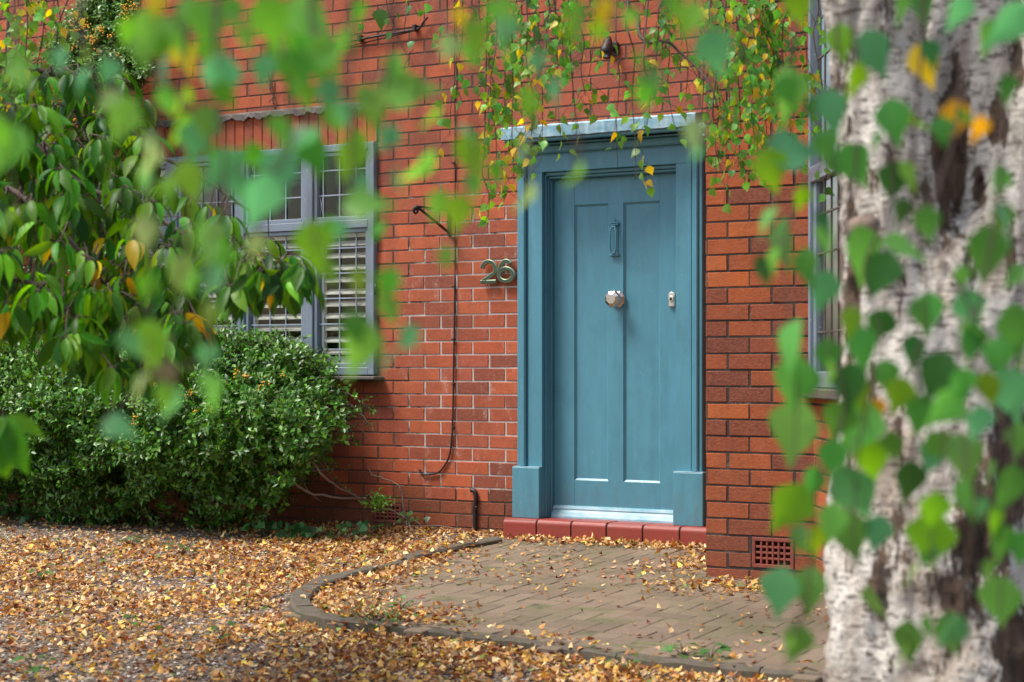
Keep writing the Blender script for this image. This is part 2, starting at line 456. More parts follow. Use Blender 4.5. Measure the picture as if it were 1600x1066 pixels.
def norm(a): return a / (np.linalg.norm(a, axis=-1, keepdims=True) + 1e-9)
class Leaves:
    def __init__(s, tmpl): s.t = tmpl; s.p = []; s.d = []; s.n = []; s.l = []; s.c = []; s.w = []
    def add(s, p, d, n, l, c, w=1.0):
        s.p.append(p); s.d.append(d); s.n.append(n); s.l.append(l); s.c.append(c); s.w.append(w)
    def build(s, name, mat, parent=None, extra=None, **kw):
        tv, tf = s.t
        P = np.array(s.p, float); D = norm(np.array(s.d, float)); Nn = np.array(s.n, float)
        Ls = np.array(s.l, float); Cc = np.array(s.c, float); W = np.array(s.w, float)
        Y = norm(np.cross(Nn, D)); Z = np.cross(D, Y)
        n = len(P); k = len(tv)
        V = (P[:, None, :] + (tv[None, :, 0, None] * D[:, None, :] + tv[None, :, 1, None] * W[:, None, None] * Y[:, None, :] + tv[None, :, 2, None] * Z[:, None, :]) * Ls[:, None, None]).reshape(-1, 3)
        V -= off_of(parent)
        lens = np.array([len(q) for q in tf]); flat = np.concatenate([np.array(q) for q in tf])
        loops = (flat[None, :] + (np.arange(n) * k)[:, None]).reshape(-1)
        tot = np.tile(lens, n); start = np.concatenate([[0], np.cumsum(tot)[:-1]])
        me = bpy.data.meshes.new(name)
        me.vertices.add(len(V)); me.vertices.foreach_set('co', V.reshape(-1))
        me.loops.add(len(loops)); me.loops.foreach_set('vertex_index', loops.astype(np.int32))
        me.polygons.add(len(tot)); me.polygons.foreach_set('loop_start', start.astype(np.int32))
        me.polygons.foreach_set('loop_total', tot.astype(np.int32))
        me.polygons.foreach_set('use_smooth', np.ones(len(tot), bool))
        me.update(calc_edges=True)
        at = me.attributes.new('tint', 'FLOAT_COLOR', 'POINT')
        col = np.ones((n, k, 4)); col[:, :, :3] = Cc[:, None, :]
        at.data.foreach_set('color', col.reshape(-1).astype(np.float32))
        return finish(name, me, mat, parent, **kw)
def rv(s=1.0): return rng.normal(size=3) * s
def bez(pts, n=24):
    """smooth Catmull-Rom curve through pts"""
    P = [np.array(p, float) for p in pts]
    P = [2 * P[0] - P[1]] + P + [2 * P[-1] - P[-2]]
    out = []
    segs = len(P) - 3; per = max(2, n // segs)
    for i in range(segs):
        a, b, c, d = P[i:i + 4]
        for k in range(per):
            t = k / per
            out.append(.5 * ((2 * b) + (c - a) * t + (2 * a - 5 * b + 4 * c - d) * t * t + (3 * b - a - 3 * c + d) * t ** 3))
    out.append(P[-2])
    return out

# rectangle bookkeeping for walls with openings
def cut_rects(r, holes, tol=.012):
    out = [r]
    for hx0, hx1, hz0, hz1 in holes:
        nxt = []
        for x0, x1, z0, z1 in out:
            if hx0 >= x1 or hx1 <= x0 or hz0 >= z1 or hz1 <= z0: nxt.append((x0, x1, z0, z1)); continue
            if hz0 > z0: nxt.append((x0, x1, z0, hz0))
            if hz1 < z1: nxt.append((x0, x1, hz1, z1))
            a, b = max(z0, hz0), min(z1, hz1)
            if hx0 > x0: nxt.append((x0, hx0, a, b))
            if hx1 < x1: nxt.append((hx1, x1, a, b))
        out = nxt
    return [q for q in out if q[1] - q[0] > tol and q[3] - q[2] > tol]
BC, BL, JN = .081, .2305, .0082
def brick_sheet(mb, org, dr, length, z0, z1, holes, zphase, xphase, rough=.0012, dark_below=None):
    """bricks (material 0) standing 5 mm proud of a mortar sheet (material 1)"""
    org = np.array(org, float); dr = np.array(dr, float); nrm = np.array([dr[1], -dr[0], 0.0])
    def P(x, z, o): return org + dr * x + UP * z + nrm * o
    for r in cut_rects((0, length, z0, z1), holes, .0):
        x0, x1, a, b = r
        mb.quad(P(x0, a, 0), P(x1, a, 0), P(x1, b, 0), P(x0, b, 0), 1)
    k0 = int(math.floor((z0 - zphase) / BC)); k1 = int(math.ceil((z1 - zphase) / BC))
    for k in range(k0, k1):
        za = zphase + k * BC; zb = za + BC
        ox = xphase + (BL / 2 if k % 2 else 0)
        i0 = int(math.floor((0 - ox) / BL)); i1 = int(math.ceil((length - ox) / BL))
        for i in range(i0, i1):
            xa = ox + i * BL; xb = xa + BL
            jx = random.uniform(-.004, .004)
            rects = cut_rects((max(0, xa + JN / 2 + jx), min(length, xb - JN / 2 + jx * .3), max(z0, za + JN / 2), min(z1, zb - JN / 2)), holes)
            for x0, x1, a, b in rects:
                if x1 - x0 < .02 or b - a < .015: continue
                e = .0028; pr = .0032 + random.uniform(-.001, .0022)
                t = [random.uniform(-rough, rough) for _ in range(8)]
                o8 = [P(x0, a, -.001), P(x1, a, -.001), P(x1, b, -.001), P(x0, b, -.001)]
                tw = random.uniform(-.0012, .0012)
                i8 = [P(x0 + e + t[0], a + e + t[1], pr + tw), P(x1 - e + t[2], a + e + t[3], pr - tw), P(x1 - e + t[4], b - e + t[5], pr - tw), P(x0 + e + t[6], b - e + t[7], pr + tw)]
                mb.add(o8 + i8, [(4, 5, 6, 7), (0, 1, 5, 4), (1, 2, 6, 5), (2, 3, 7, 6), (3, 0, 4, 7)], 2 if dark_below is not None and zb < dark_below + random.choice((0, 0, BC)) else 0)
# ------------------------------------------------------------------ the house
def lbox(mb, org, dr, x0, x1, o0, o1, z0, z1, mi=0, bv=0.0):
    """box in wall coordinates: x along the wall, o outwards, z up"""
    org = np.array(org, float); dr = np.array(dr, float); nrm = np.array([dr[1], -dr[0], 0.0])
    t = MB(); t.box(x0, x1, -o1, -o0, z0, z1, 0, bv)
    mb.add([org + dr * p[0] - nrm * p[1] + UP * p[2] for p in t.v], t.f, mi)
O3 = (0, 0, 0); DX = (1, 0, 0)
house = empty('brick_house', (0, 0, 0), 'red brick house front with a blue door and leaded windows', 'house')

YW = -1.086                                    # the wing stands forward of the door wall
XW = 1.737
# window opening in the main wall
FY = -.04
wr = WX(584, FY); wl = WX(152, FY)
wtop = WZ(584, 221, FY); wbot = WZ(540, 586, FY)
# door opening
DY = .065
dl, drr = WX(866, DY), WX(1063, DY)
dbot = WZ(960, 815, DY); dtop = WZ(959, 276, DY)
AF = -.045
fl0 = WX(807, -.06); fl1 = WX(825, AF); fl2 = WX(847, AF)          # outer moulding | flat face | inner edge
fr2 = drr + (dl - fl2); fr1 = fr2 + (fl2 - fl1); fr0 = fr1 + (fl1 - fl0)
ztop = WZ(959, 206, -.10)
soldz0 = wtop; soldz1 = wtop + .226
ab = (WX(584), WX(628), WZ(606, 818), WZ(606, 786))
XL = -8.2
sh = lambda h: (h[0] - XL, h[1] - XL, h[2], h[3])
holes = [sh((wl, wr, wbot - .02, wtop)), sh((fl0 + .01, fr0 - .01, -.3, ztop + .03)), sh((wl - .1, wr + .02, soldz0, soldz1)), sh(ab)]
mb = MB()
xph = WX(764.3) - XL
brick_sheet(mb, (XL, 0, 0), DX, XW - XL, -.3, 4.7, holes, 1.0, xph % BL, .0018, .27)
wall = mb.build('wall', [M['brick'], M['mortar'], M['brick_damp_shade']], house)

wz = .989
bx0 = XW; bx1 = WX(1272, YW)
wab = (WX(1174, YW) , WX(1242, YW), WZ(1200, 889, YW), WZ(1200, 839, YW))
mb = MB()
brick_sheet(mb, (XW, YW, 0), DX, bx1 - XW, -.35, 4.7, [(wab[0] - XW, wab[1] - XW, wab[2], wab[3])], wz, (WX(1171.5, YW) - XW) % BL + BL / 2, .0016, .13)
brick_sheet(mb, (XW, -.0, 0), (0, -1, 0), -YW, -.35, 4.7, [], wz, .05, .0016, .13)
mb.build('wing_wall', [M['brick_wing'], M['mortar_wing'], M['brick_damp_shade']], house)

# canted bay beyond the wing
ba = math.radians(57); bdr = np.array([math.cos(ba), -math.sin(ba), 0]); borg = np.array([bx1, YW, 0.0])
blen = .92; bsill = WZ(1275, 605, YW)
bend = borg + bdr * blen
mb = MB()
brick_sheet(mb, borg, bdr, blen, -.35, bsill - .03, [], wz, .05, .0016)
brick_sheet(mb, bend, DX, 1.8, -.35, bsill - .03, [], wz, .10, .0016)
mb.build('bay_wall', [M['brick_wing'], M['mortar_wing']], house)

# soldier course over the window
mb = MB(); x = wl - .1; k = 0
mb.quad((wl - .1, 0, soldz0), (wr + .02, 0, soldz0), (wr + .02, 0, soldz1), (wl - .1, 0, soldz1), 1)
mb.quad((wl - .1, 0, soldz0), (wl - .1, .1, soldz0), (wr + .02, .1, soldz0), (wr + .02, 0, soldz0), 1)
while x + .0755 < wr + .03:
    j = random.uniform(-.001, .001)
    mb.box(x + .003, x + .0725, -.008 + j, .02, soldz0 + .004 + j, soldz1 - .006, 0, .002); x += .0755
mb.build('lintel', [M['brick'], M['mortar_wing']], house)
# lead flashing with its scalloped lower edge
mb = MB(); nn = 110; top = []; bot = []; back = []
for i in range(nn + 1):
    x = wl - .12 + (wr - wl + .16) * i / nn
    wv = .010 * math.sin(i * .9) + .006 * math.sin(i * 2.3) + random.uniform(-.003, .003)
    back.append((x, -.004, soldz1 + .036)); top.append((x, -.028, soldz1 + .022 + .3 * wv)); bot.append((x, -.033 - .4 * wv, soldz1 - .012 + wv))
bb = [(p[0], -.012, p[2] + .001) for p in bot]
vs = back + top + bot + bb; m_ = nn + 1
fs = [(r * m_ + i, (r + 1) * m_ + i, (r + 1) * m_ + i + 1, r * m_ + i + 1) for r in range(3) for i in range(nn)]
mb.add(vs, fs, 0); mb.build('flashing', M['flash'], house)

def air_brick(org, dr, x0, x1, z0, z1, nx, nz):
    mb = MB()
    lbox(mb, org, dr, x0 + .004, x1 - .004, -.06, -.05, z0 + .004, z1 - .004, 1)
    bw = .011; w = (x1 - x0 - .008); h = (z1 - z0 - .008)
    e = .022
    for (a, b, c, d) in ((x0 + .004, x1 - .004, z0 + .004, z0 + e), (x0 + .004, x1 - .004, z1 - e, z1 - .004)):
        lbox(mb, org, dr, a, b, -.05, .006, c, d, 0, .002)
    for (a, b) in ((x0 + .004, x0 + e), (x1 - e, x1 - .004)):
        lbox(mb, org, dr, a, b, -.05, .006, z0 + e, z1 - e, 0, .002)
    for i in range(1, nx):
        xx = x0 + e + (x1 - x0 - 2 * e) * i / nx
        lbox(mb, org, dr, xx - bw / 2, xx + bw / 2, -.05, .004, z0 + e, z1 - e, 0, .002)
    for i in range(1, nz):
        zz = z0 + e + (z1 - z0 - 2 * e) * i / nz
        lbox(mb, org, dr, x0 + e, x1 - e, -.05, .0025, zz - bw / 2, zz + bw / 2, 0, .002)
    return mb.build('air_brick', [M['terracotta'], M['dark']], house)
air_brick(O3, DX, *ab, 6, 4)
air_brick((0, YW, 0), DX, *wab, 6, 4)

# --- door surround
mb = MB()
pz = WZ(825, 730, -.06)                                  # top of the plinth blocks
step_top = WZ(825, 809, -.06)
zh0 = WZ(959, 262, AF); zh1 = WZ(959, 236, AF); zh2 = WZ(959, 220, -.07)
for s in (0, 1):
    X = (lambda a: a) if s == 0 else (lambda a: fl0 + fr0 - a)
    mb.box(X(fl1), X(fl2), AF, .10, pz, zh0 - .0, 0, .002)                       # flat
    mb.box(X(fl0), X(fl0 + (fl1 - fl0) * .30), -.052, .02, pz, zh2, 0, .004)     # outer moulding in three steps
    mb.box(X(fl0 + (fl1 - fl0) * .30), X(fl0 + (fl1 - fl0) * .86), -.066, .02, pz, zh2 - .02, 0, .008)
    mb.box(X(fl0 + (fl1 - fl0) * .86), X(fl1), -.036, .02, pz, zh1, 0, 0)
    lw = (dl - fl2)
    mb.box(X(fl2), X(fl2 + lw * .40), -.012, .10, step_top, zh0 - .012, 0, .003)  # stops of the frame
    mb.box(X(fl2 + lw * .40), X(fl2 + lw * .62), .012, .10, step_top, zh0 - .028, 0, .004)
    mb.box(X(fl2 + lw * .62), X(dl - .002), .034, .10, step_top, zh0 - .040, 0, .002)
# head
mb.box(fl1, fr1, AF + .001, .10, zh0, zh1, 0, .002)
mb.box(fl0 + .012, fr0 - .012, -.036, .02, zh1, zh1 + .012, 0, 0)
mb.box(fl0 + (fl1 - fl0) * .30, fr0 - (fl1 - fl0) * .30, -.068, .02, zh1 + .012, zh2 + .003, 0, .008)
lw = dl - fl2
mb.box(fl2 + lw * .2, fr2 - lw * .2, -.014, .10, zh0 - .020, zh0 + .0, 0, .004)
mb.box(fl2 + lw * .5, fr2 - lw * .5, .010, .10, zh0 - .036, zh0 - .020, 0, .004)
mb.box(fl2 + lw * .62, fr2 - lw * .62, .032, .10, dtop + .002, zh0 - .036, 0, .002)
frame = mb.build('door_frame', M['blue'], house)
for s in (0, 1):
    X = (lambda a: a) if s == 0 else (lambda a: fl0 + fr0 - a)
    mb = MB(); mb.box(X(fl0 - .018), X(fl2 + .001), -.082, .04, step_top - .002, pz, 0, .004)
    mb.box(X(fl0 - .016), X(fl2), -.080, .04, pz, pz + .004, 1, .001)
    mb.build('plinth_block', [M['blue'], M['pale_chip']], frame)

# canopy: a stepped cornice under a painted lead sheet
mb = MB(); cz0 = zh2
cb = WZ(959, 206, -.2); ct = WZ(959, 186, -.2)
cxl = fl0 - .02; cxr = fr0 + .03
mb.box(cxl + .05, cxr - .05, -.10, 0, cz0 + .003, cz0 + (cb - cz0) * .45, 0, .006)
mb.box(cxl + .025, cxr - .025, -.15, 0, cz0 + (cb - cz0) * .45, cb - .02, 0, .01)
mb.box(cxl + .01, cxr - .01, -.19, 0, cb - .02, cb + .004, 0, .004)
can = mb.build('door_canopy', M['blue'], house)
mb = MB(); nn = 60
rows = []
for (yy, zz, w) in ((.0, ct + .030, 0), (-.205, ct, .004), (-.215, ct - .010, .005), (-.214, cb, .006), (-.196, cb - .002, .002)):
    rows.append([(cxl + (cxr - cxl) * i / nn, yy + random.uniform(-w, w) * .5, zz + random.uniform(-w, w) * (.5 if i % 3 else .1)) for i in range(nn + 1)])
vs = sum(rows, []); m_ = nn + 1
fs = [(r * m_ + i, (r + 1) * m_ + i, (r + 1) * m_ + i + 1, r * m_ + i + 1) for r in range(4) for i in range(nn)]
fs += [tuple(r * m_ for r in range(5))[::-1], tuple(r * m_ + nn for r in range(5))]
mb.add(vs, fs, 0); mb.build('lead_cover', M['pale_chip'], can)

# --- door leaf
mb = MB()
px = lambda p: WX(p, DY)
p0, p1, p2, p3 = px(897.5), px(950), px(974), px(1031)
pt = WZ(950, 318, DY); pb = WZ(950, 752, DY)
rec = .014
mb.box(dl, p0, DY, DY + .045, dbot, dtop, 0, .0015)
mb.box(p3, drr, DY, DY + .045, dbot, dtop, 0, .0015)
mb.box(p0, p3, DY + .0006, DY + .045, pt, dtop, 0, .001)
mb.box(p0, p3, DY + .0006, DY + .045, dbot, pb, 0, .001)
mb.box(p1, p2, DY + .0003, DY + .045, pb, pt, 0, .001)
for a, b in ((p0, p1), (p2, p3)):
    mb.quad((a, DY + rec, pb), (b, DY + rec, pb), (b, DY + rec, pt), (a, DY + rec, pt))
    w = .011                                            # sloped bead round each panel
    i4 = [(a + w, DY + rec - .001, pb + w), (b - w, DY + rec - .001, pb + w), (b - w, DY + rec - .001, pt - w), (a + w, DY + rec - .001, pt - w)]
    o4 = [(a, DY + .004, pb), (b, DY + .004, pb), (b, DY + .004, pt), (a, DY + .004, pt)]
    mb.add(o4 + i4, [(0, 1, 5, 4), (1, 2, 6, 5), (2, 3, 7, 6), (3, 0, 4, 7)])
door = mb.build('door', M['blue'], house)
# weatherboard along the foot: an ogee, pale and worn
mb = MB(); wb1 = WZ(960, 793, DY) ; wb0 = dbot + .004
prof = [(DY, wb1), (DY - .016, wb1 - .004), (DY - .022, wb1 - .018), (DY - .020, wb1 - .026), (DY - .030, wb1 - .038), (DY - .044, wb0 + .016), (DY - .046, wb0), (DY, wb0)]
vs = [(dl + .002, a, b) for a, b in prof] + [(drr - .002, a, b) for a, b in prof]; k = len(prof)
mb.add(vs, [(i, i + 1, k + i + 1, k + i) for i in range(k - 1)] + [tuple(range(k))[::-1], tuple(range(k, 2 * k))])
mb.build('weatherboard', M['pale_chip'], door)
# octagonal knob on its rose
kx, kz = WX(965, DY), WZ(962, 468, DY)
mb = MB()
def lathe_y(mb, cx, cz, prof, sides, mi=0, ph=0.0, smooth=False):
    vs = []; fs = []
    for r, y in prof:
        for k in range(sides):
            a = 2 * PI * (k + ph) / sides
            vs.append((cx + r * math.cos(a), y, cz + r * math.sin(a)))
    for i in range(len(prof) - 1):
        for k in range(sides):
            fs.append((i * sides + k, (i + 1) * sides + k, (i + 1) * sides + (k + 1) % sides, i * sides + (k + 1) % sides))
    fs.append(tuple((len(prof) - 1) * sides + k for k in range(sides))[::-1])
    mb.add(vs, fs, mi, smooth)
lathe_y(mb, kx, kz, [(.050, DY), (.050, DY - .006), (.040, DY - .014), (.020, DY - .020), (.018, DY - .034), (.034, DY - .040), (.051, DY - .054), (.053, DY - .064), (.046, DY - .078), (.030, DY - .088), (.028, DY - .0885)], 8, 0, .5)
mb.build('knob', M['nickel'], door)
# long letter-plate knocker, painted over
mb = MB(); nx, z0, z1 = WX(961.5, DY), WZ(961, 401, DY), WZ(961, 348, DY)
zc, hh = (z0 + z1) / 2, (z1 - z0) / 2
mb.box(nx - .019, nx + .019, DY - .006, DY, z0 + .008, z1 - .008, 0, .002)
mb.box(nx - .028, nx + .028, DY - .018, DY, z1 - .020, z1 - .004, 0, .005)
mb.box(nx - .022, nx + .022, DY - .022, DY, z1 - .006, z1 + .004, 0, .003)
mb.box(nx - .028, nx + .028, DY - .018, DY, z0 + .000, z0 + .018, 0, .005)
for sx in (-1, 1):
    mb.sphere((nx + sx * .024, DY - .014, z1 - .004), .008); mb.sphere((nx + sx * .024, DY - .014, z0 + .006), .008)
ring = []
for k in range(25):
    a = 2 * PI * k / 24
    ring.append((nx + .0195 * math.copysign(abs(math.cos(a)) ** .6, math.cos(a)), DY - .030 - .004 * math.cos(a * 2), zc - .004 + (hh - .022) * math.copysign(abs(math.sin(a)) ** .8, math.sin(a))))
mb.tube(ring, .0062, 8, 0, False)
mb.tube([(nx - .012, DY - .02, z1 - .014), (nx - .004, DY - .03, z1 - .028), (nx + .004, DY - .03, z1 - .028), (nx + .012, DY - .02, z1 - .014)], .005)
mb.tube([(nx - .002, DY - .006, z1 + .004), (nx + .001, DY - .010, z1 + .016), (nx - .006, DY - .010, z1 + .024)], .003)
mb.build('knocker', M['blue'], door)
# night latch
mb = MB(); lx, lz = WX(1051, DY), WZ(1051, 468, DY)
mb.box(lx - .020, lx + .020, DY - .016, DY, lz - .043, lz + .020, 0, .006)
lathe_y(mb, lx, lz + .022, [(.020, DY), (.020, DY - .015), (.016, DY - .017)], 14)
lathe_y(mb, lx, lz + .004, [(.0165, DY - .016), (.0165, DY - .023), (.014, DY - .025)], 18)
lathe_y(mb, lx, lz + .002, [(.0085, DY - .0251), (.0085, DY - .0262)], 12, 1)
mb.build('lock', [M['lockm'], M['dark']], door)

# step of six bull-nosed tiles
mb = MB(); tx = WX(785.5, -.15); sz1 = step_top; sz0 = zg(0) - .01
tw = WX(889.5, -.15) - WX(835.5, -.15); k = 0
while tx < XW - .02:
    x1 = min(tx + tw - .005, XW - .004); r = .028; j = random.uniform(-.002, .002)
    prof = [(.03, sz1 + j), (-.15 + r, sz1 + j)] + [(-.15 + r - r * math.sin(a * PI / 10), sz1 + j - r + r * math.cos(a * PI / 10)) for a in range(1, 6)] + [(-.148, sz0), (.03, sz0)]
    n_ = len(prof); e = .003
    vs = [(tx + e, a, b - .002) for a, b in prof] + [(tx + e * 2, a - .0, b) for a, b in prof] + [(x1 - e * 2, a, b) for a, b in prof] + [(x1 - e, a, b - .002) for a, b in prof]
    fs = [(q * n_ + i, q * n_ + i + 1, (q + 1) * n_ + i + 1, (q + 1) * n_ + i) for q in range(3) for i in range(n_ - 1)]
    fs += [tuple(range(n_))[::-1], tuple(range(3 * n_, 4 * n_))]
    mb.add(vs, fs, 0)
    tx += tw
mb.box(WX(785.5, -.15) + .004, XW - .006, -.142, .03, sz0, sz1 - .008, 1)
mb.box(WX(785.5, -.15) + .02, XW - .003, -.10, .03, -.2, sz0, 1)
mb.build('doorstep', [M['tile'], M['mortar_wing']], house)

# --- the wide leaded window
win = MB(); FB = .05
mull = [(wl, WX(163, FY)), (WX(260, FY), WX(276, FY)), (WX(369, FY), WX(381, FY)), (WX(474, FY), WX(488, FY)), (WX(574, FY), wr)]
tz0, tz1 = WZ(520, 358, FY), WZ(520, 345, FY)
b0, b1 = WZ(540, 586, FY), WZ(540, 574, FY)
t0, t1 = WZ(540, 236, FY), wtop
for i, (a, b) in enumerate(mull): win.box(a, b, FY, FB, b0, t1, 0, .004)
spans = [(mull[i][1], mull[i + 1][0]) for i in range(4)]
for a, b in spans:
    win.box(a, b, FY + .003, FB, b0, b1, 0, .004); win.box(a, b, FY + .002, FB, tz0, tz1, 0, .004); win.box(a, b, FY + .003, FB, t0, t1, 0, .004)
    for z0_, z1_ in ((b1, tz0), (tz1, t0)):              # casement rails inside each opening
        s_ = .026
        win.box(a + .001, a + s_, FY + .014, FB, z0_, z1_, 0, .003); win.box(b - s_, b - .001, FY + .014, FB, z0_, z1_, 0, .003)
        win.box(a + s_, b - s_, FY + .0145, FB, z0_ + .001, z0_ + s_, 0, .003); win.box(a + s_, b - s_, FY + .0145, FB, z1_ - s_, z1_ - .001, 0, .003)
window = win.build('window', M['grey_blue'], house)
for a, b in spans:
    for z0_, z1_ in ((b1, tz0), (tz1, t0)):
        m = MB(); m.box(a + .02, b - .02, .003, .007, z0_ + .02, z1_ - .02); m.build('pane', M['glass'], window)
m = MB(); lsp = WX(531, 0) - WX(505.5, 0); lo = WX(505.5, 0) - spans[3][0]
zl = [WZ(530, q, 0) for q in (427.3, 466.5, 506.5, 546)]; zu = [WZ(530, q, 0) for q in (266, 305)]
dz = zl[0] - zl[1]
zl = [zl[0] + dz] + zl
for a, b in spans:
    x = a + lo
    while x < b - .03:
        for z0_, z1_ in ((b1, tz0), (tz1, t0)): m.box(x - .0042, x + .0042, -.004, .0025, z0_ + .025, z1_ - .025, 0, .001)
        x += lsp
    for z in zl + zu: m.box(a + .025, b - .025, -.005, .0026, z - .0042, z + .0042, 0, .001)
    xa, xb, za, zb = a + .03, a + lo, tz1 + .03, zu[1]
    m.tube([(xa, -.001, za), (xb, -.001, zb)], .003, 5); m.tube([(xa, -.001, zb), (xb, -.001, za)], .003, 5)
    xa, xb, za, zb = a + .03, a + lo, zu[0], t0 - .03
    m.tube([(xa, -.001, za), (xb, -.001, zb)], .003, 5); m.tube([(xa, -.001, zb), (xb, -.001, za)], .003, 5)
m.build('leading', M['lead'], window)
for a, b in spans:
    m = MB(); s_ = .05; Y0 = .024
    m.box(a + .008, a + s_, Y0, Y0 + .03, b1 - .01, tz0, 0, .004); m.box(b - s_ + .02, b - .004, Y0, Y0 + .03, b1 - .01, tz0, 0, .004)
    m.box(a + s_, b - s_ + .02, Y0 + .002, Y0 + .028, b1 - .01, b1 + .07, 0, .004); m.box(a + s_, b - s_ + .02, Y0 + .002, Y0 + .028, tz0 - .05, tz0, 0, .004)
    z = b1 + .10
    while z < tz0 - .07:
        t_ = math.radians(25); c_, s2 = math.cos(t_) * .034, math.sin(t_) * .034
        yc = Y0 + .014; th = .0045
        v = []
        for xx in (a + s_, b - s_ + .02):
            v += [(xx, yc - c_, z - s2 - th), (xx, yc + c_, z + s2 - th), (xx, yc + c_, z + s2 + th), (xx, yc - c_, z - s2 + th)]
        m.add(v, [(0, 1, 5, 4), (1, 2, 6, 5), (2, 3, 7, 6), (3, 0, 4, 7), (0, 3, 2, 1), (4, 5, 6, 7)])
        z += .0765
    m.build('shutter', M['cream'], window)
m = MB(); m.box(wl - .03, wr + .055, -.115, .03, WZ(580, 594, -.1), WZ(580, 588, -.1), 0, .006); m.build('sill', M['flash'], window)
for q in (368, 452):                                    # hinges on the right jamb
    m = MB(); m.tube([(wr + .006, FY + .01, WZ(585, q, FY) - .035), (wr + .006, FY + .01, WZ(585, q, FY) + .035)], .007, 8)
    m.build('hinge', M['iron'], window)
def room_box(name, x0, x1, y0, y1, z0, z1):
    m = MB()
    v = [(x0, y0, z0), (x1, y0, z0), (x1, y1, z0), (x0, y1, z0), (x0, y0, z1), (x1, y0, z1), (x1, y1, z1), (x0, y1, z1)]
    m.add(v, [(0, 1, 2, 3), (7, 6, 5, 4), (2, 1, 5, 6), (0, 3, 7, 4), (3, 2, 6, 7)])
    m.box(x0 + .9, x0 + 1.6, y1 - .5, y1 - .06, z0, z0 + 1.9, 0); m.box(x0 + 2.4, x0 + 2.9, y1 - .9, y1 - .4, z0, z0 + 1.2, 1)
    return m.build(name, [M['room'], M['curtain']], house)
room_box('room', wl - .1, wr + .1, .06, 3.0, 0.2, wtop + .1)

# --- bay window on the canted side and the front of the bay
def bay_side(org, dr, ln):
    f = MB(); zt = 4.3
    zt0, zt1 = WZ(1280, 287, YW), WZ(1280, 262, YW)
    z_ = bsill
    lbox(f, org, dr, .0, .035, -.03, .03, z_ + .0, zt, 0, .004); lbox(f, org, dr, ln - .04, ln, -.03, .03, z_, zt, 0, .004)
    lbox(f, org, dr, .035, ln - .04, -.03, .026, z_ + .0, z_ + .075, 0, .004)
    lbox(f, org, dr, .035, ln - .04, -.03, .028, zt0, zt1, 0, .004); lbox(f, org, dr, .035, ln - .04, -.03, .028, zt - .06, zt, 0, .004)
    lbox(f, org, dr, .035, .085, -.028, .012, z_ + .075, zt0, 0, .003); lbox(f, org, dr, ln - .09, ln - .04, -.028, .012, z_ + .075, zt0, 0, .003)
    w = f.build('window', M['grey_blue'], house)
    p = MB(); lbox(p, org, dr, .04, ln - .05, -.012, -.008, z_ + .07, zt - .05); p.build('pane', M['glass'], w)
    l = MB(); x = .085 + .13
    while x < ln - .1: lbox(l, org, dr, x - .0045, x + .0045, -.0075, .002, z_ + .08, zt - .06, 0, .001); x += .13
    z = z_ + .26
    while z < zt - .1: lbox(l, org, dr, .05, ln - .05, -.0075, .003, z - .0045, z + .0045, 0, .001); z += .185
    l.build('leading', M['flash'], w)
    b = MB()
    for i in range(int((ln - .1) / .12)): lbox(b, org, dr, .06 + i * .12, .06 + i * .12 + .105, -.11 - .02 * (i % 2), -.10 - .02 * (i % 2), z_ + .02, zt)
    b.build('blind', M['curtain'], w)
    s = MB(); lbox(s, org, dr, -.015, ln + .02, -.03, .075, z_ - .05, z_ - .004, 0, .006); s.build('sill', M['flash'], w)
bay_side(borg, bdr, blen); bay_side(bend, np.array([1.0, 0, 0]), 1.8)
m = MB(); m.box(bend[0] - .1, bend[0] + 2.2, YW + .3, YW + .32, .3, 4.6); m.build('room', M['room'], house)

# ------------------------------------------------------------------ things fixed to the house front
def stroke(mb, pts, w, y0, y1, bev=.004):
    """a flat letter stroke swept along pts (x,z), standing from y0 to y1, with a bevelled rim (material 1)"""
    pts = [np.array(p, float) for p in pts]; n = len(pts); ls = []; rs = []; li = []; ri = []
    for i, p in enumerate(pts):
        t = pts[min(i + 1, n - 1)] - pts[max(i - 1, 0)]; t /= np.linalg.norm(t); nn = np.array([-t[1], t[0]])
        ls.append(p + nn * w / 2); rs.append(p - nn * w / 2); li.append(p + nn * (w / 2 - bev)); ri.append(p - nn * (w / 2 - bev))
    V = []
    for i in range(n):
        V += [(rs[i][0], y1, rs[i][1]), (rs[i][0], y0 + bev, rs[i][1]), (ri[i][0], y0, ri[i][1]), (li[i][0], y0, li[i][1]), (ls[i][0], y0 + bev, ls[i][1]), (ls[i][0], y1, ls[i][1])]
    side = []; face = []
    for i in range(n - 1):
        for k in range(5): (face if k == 2 else side).append((i * 6 + k, (i + 1) * 6 + k, (i + 1) * 6 + k + 1, i * 6 + k + 1))
    side += [(0, 1, 2, 3, 4, 5), tuple((n - 1) * 6 + k for k in range(6))[::-1]]
    mb.add(V, face, 0); mb.add(V, side, 1)
hn_c = ony(776, 425, -.03)
num = empty('house_number', hn_c, 'green patinated metal house number 26 on the brick beside the door', 'house number')
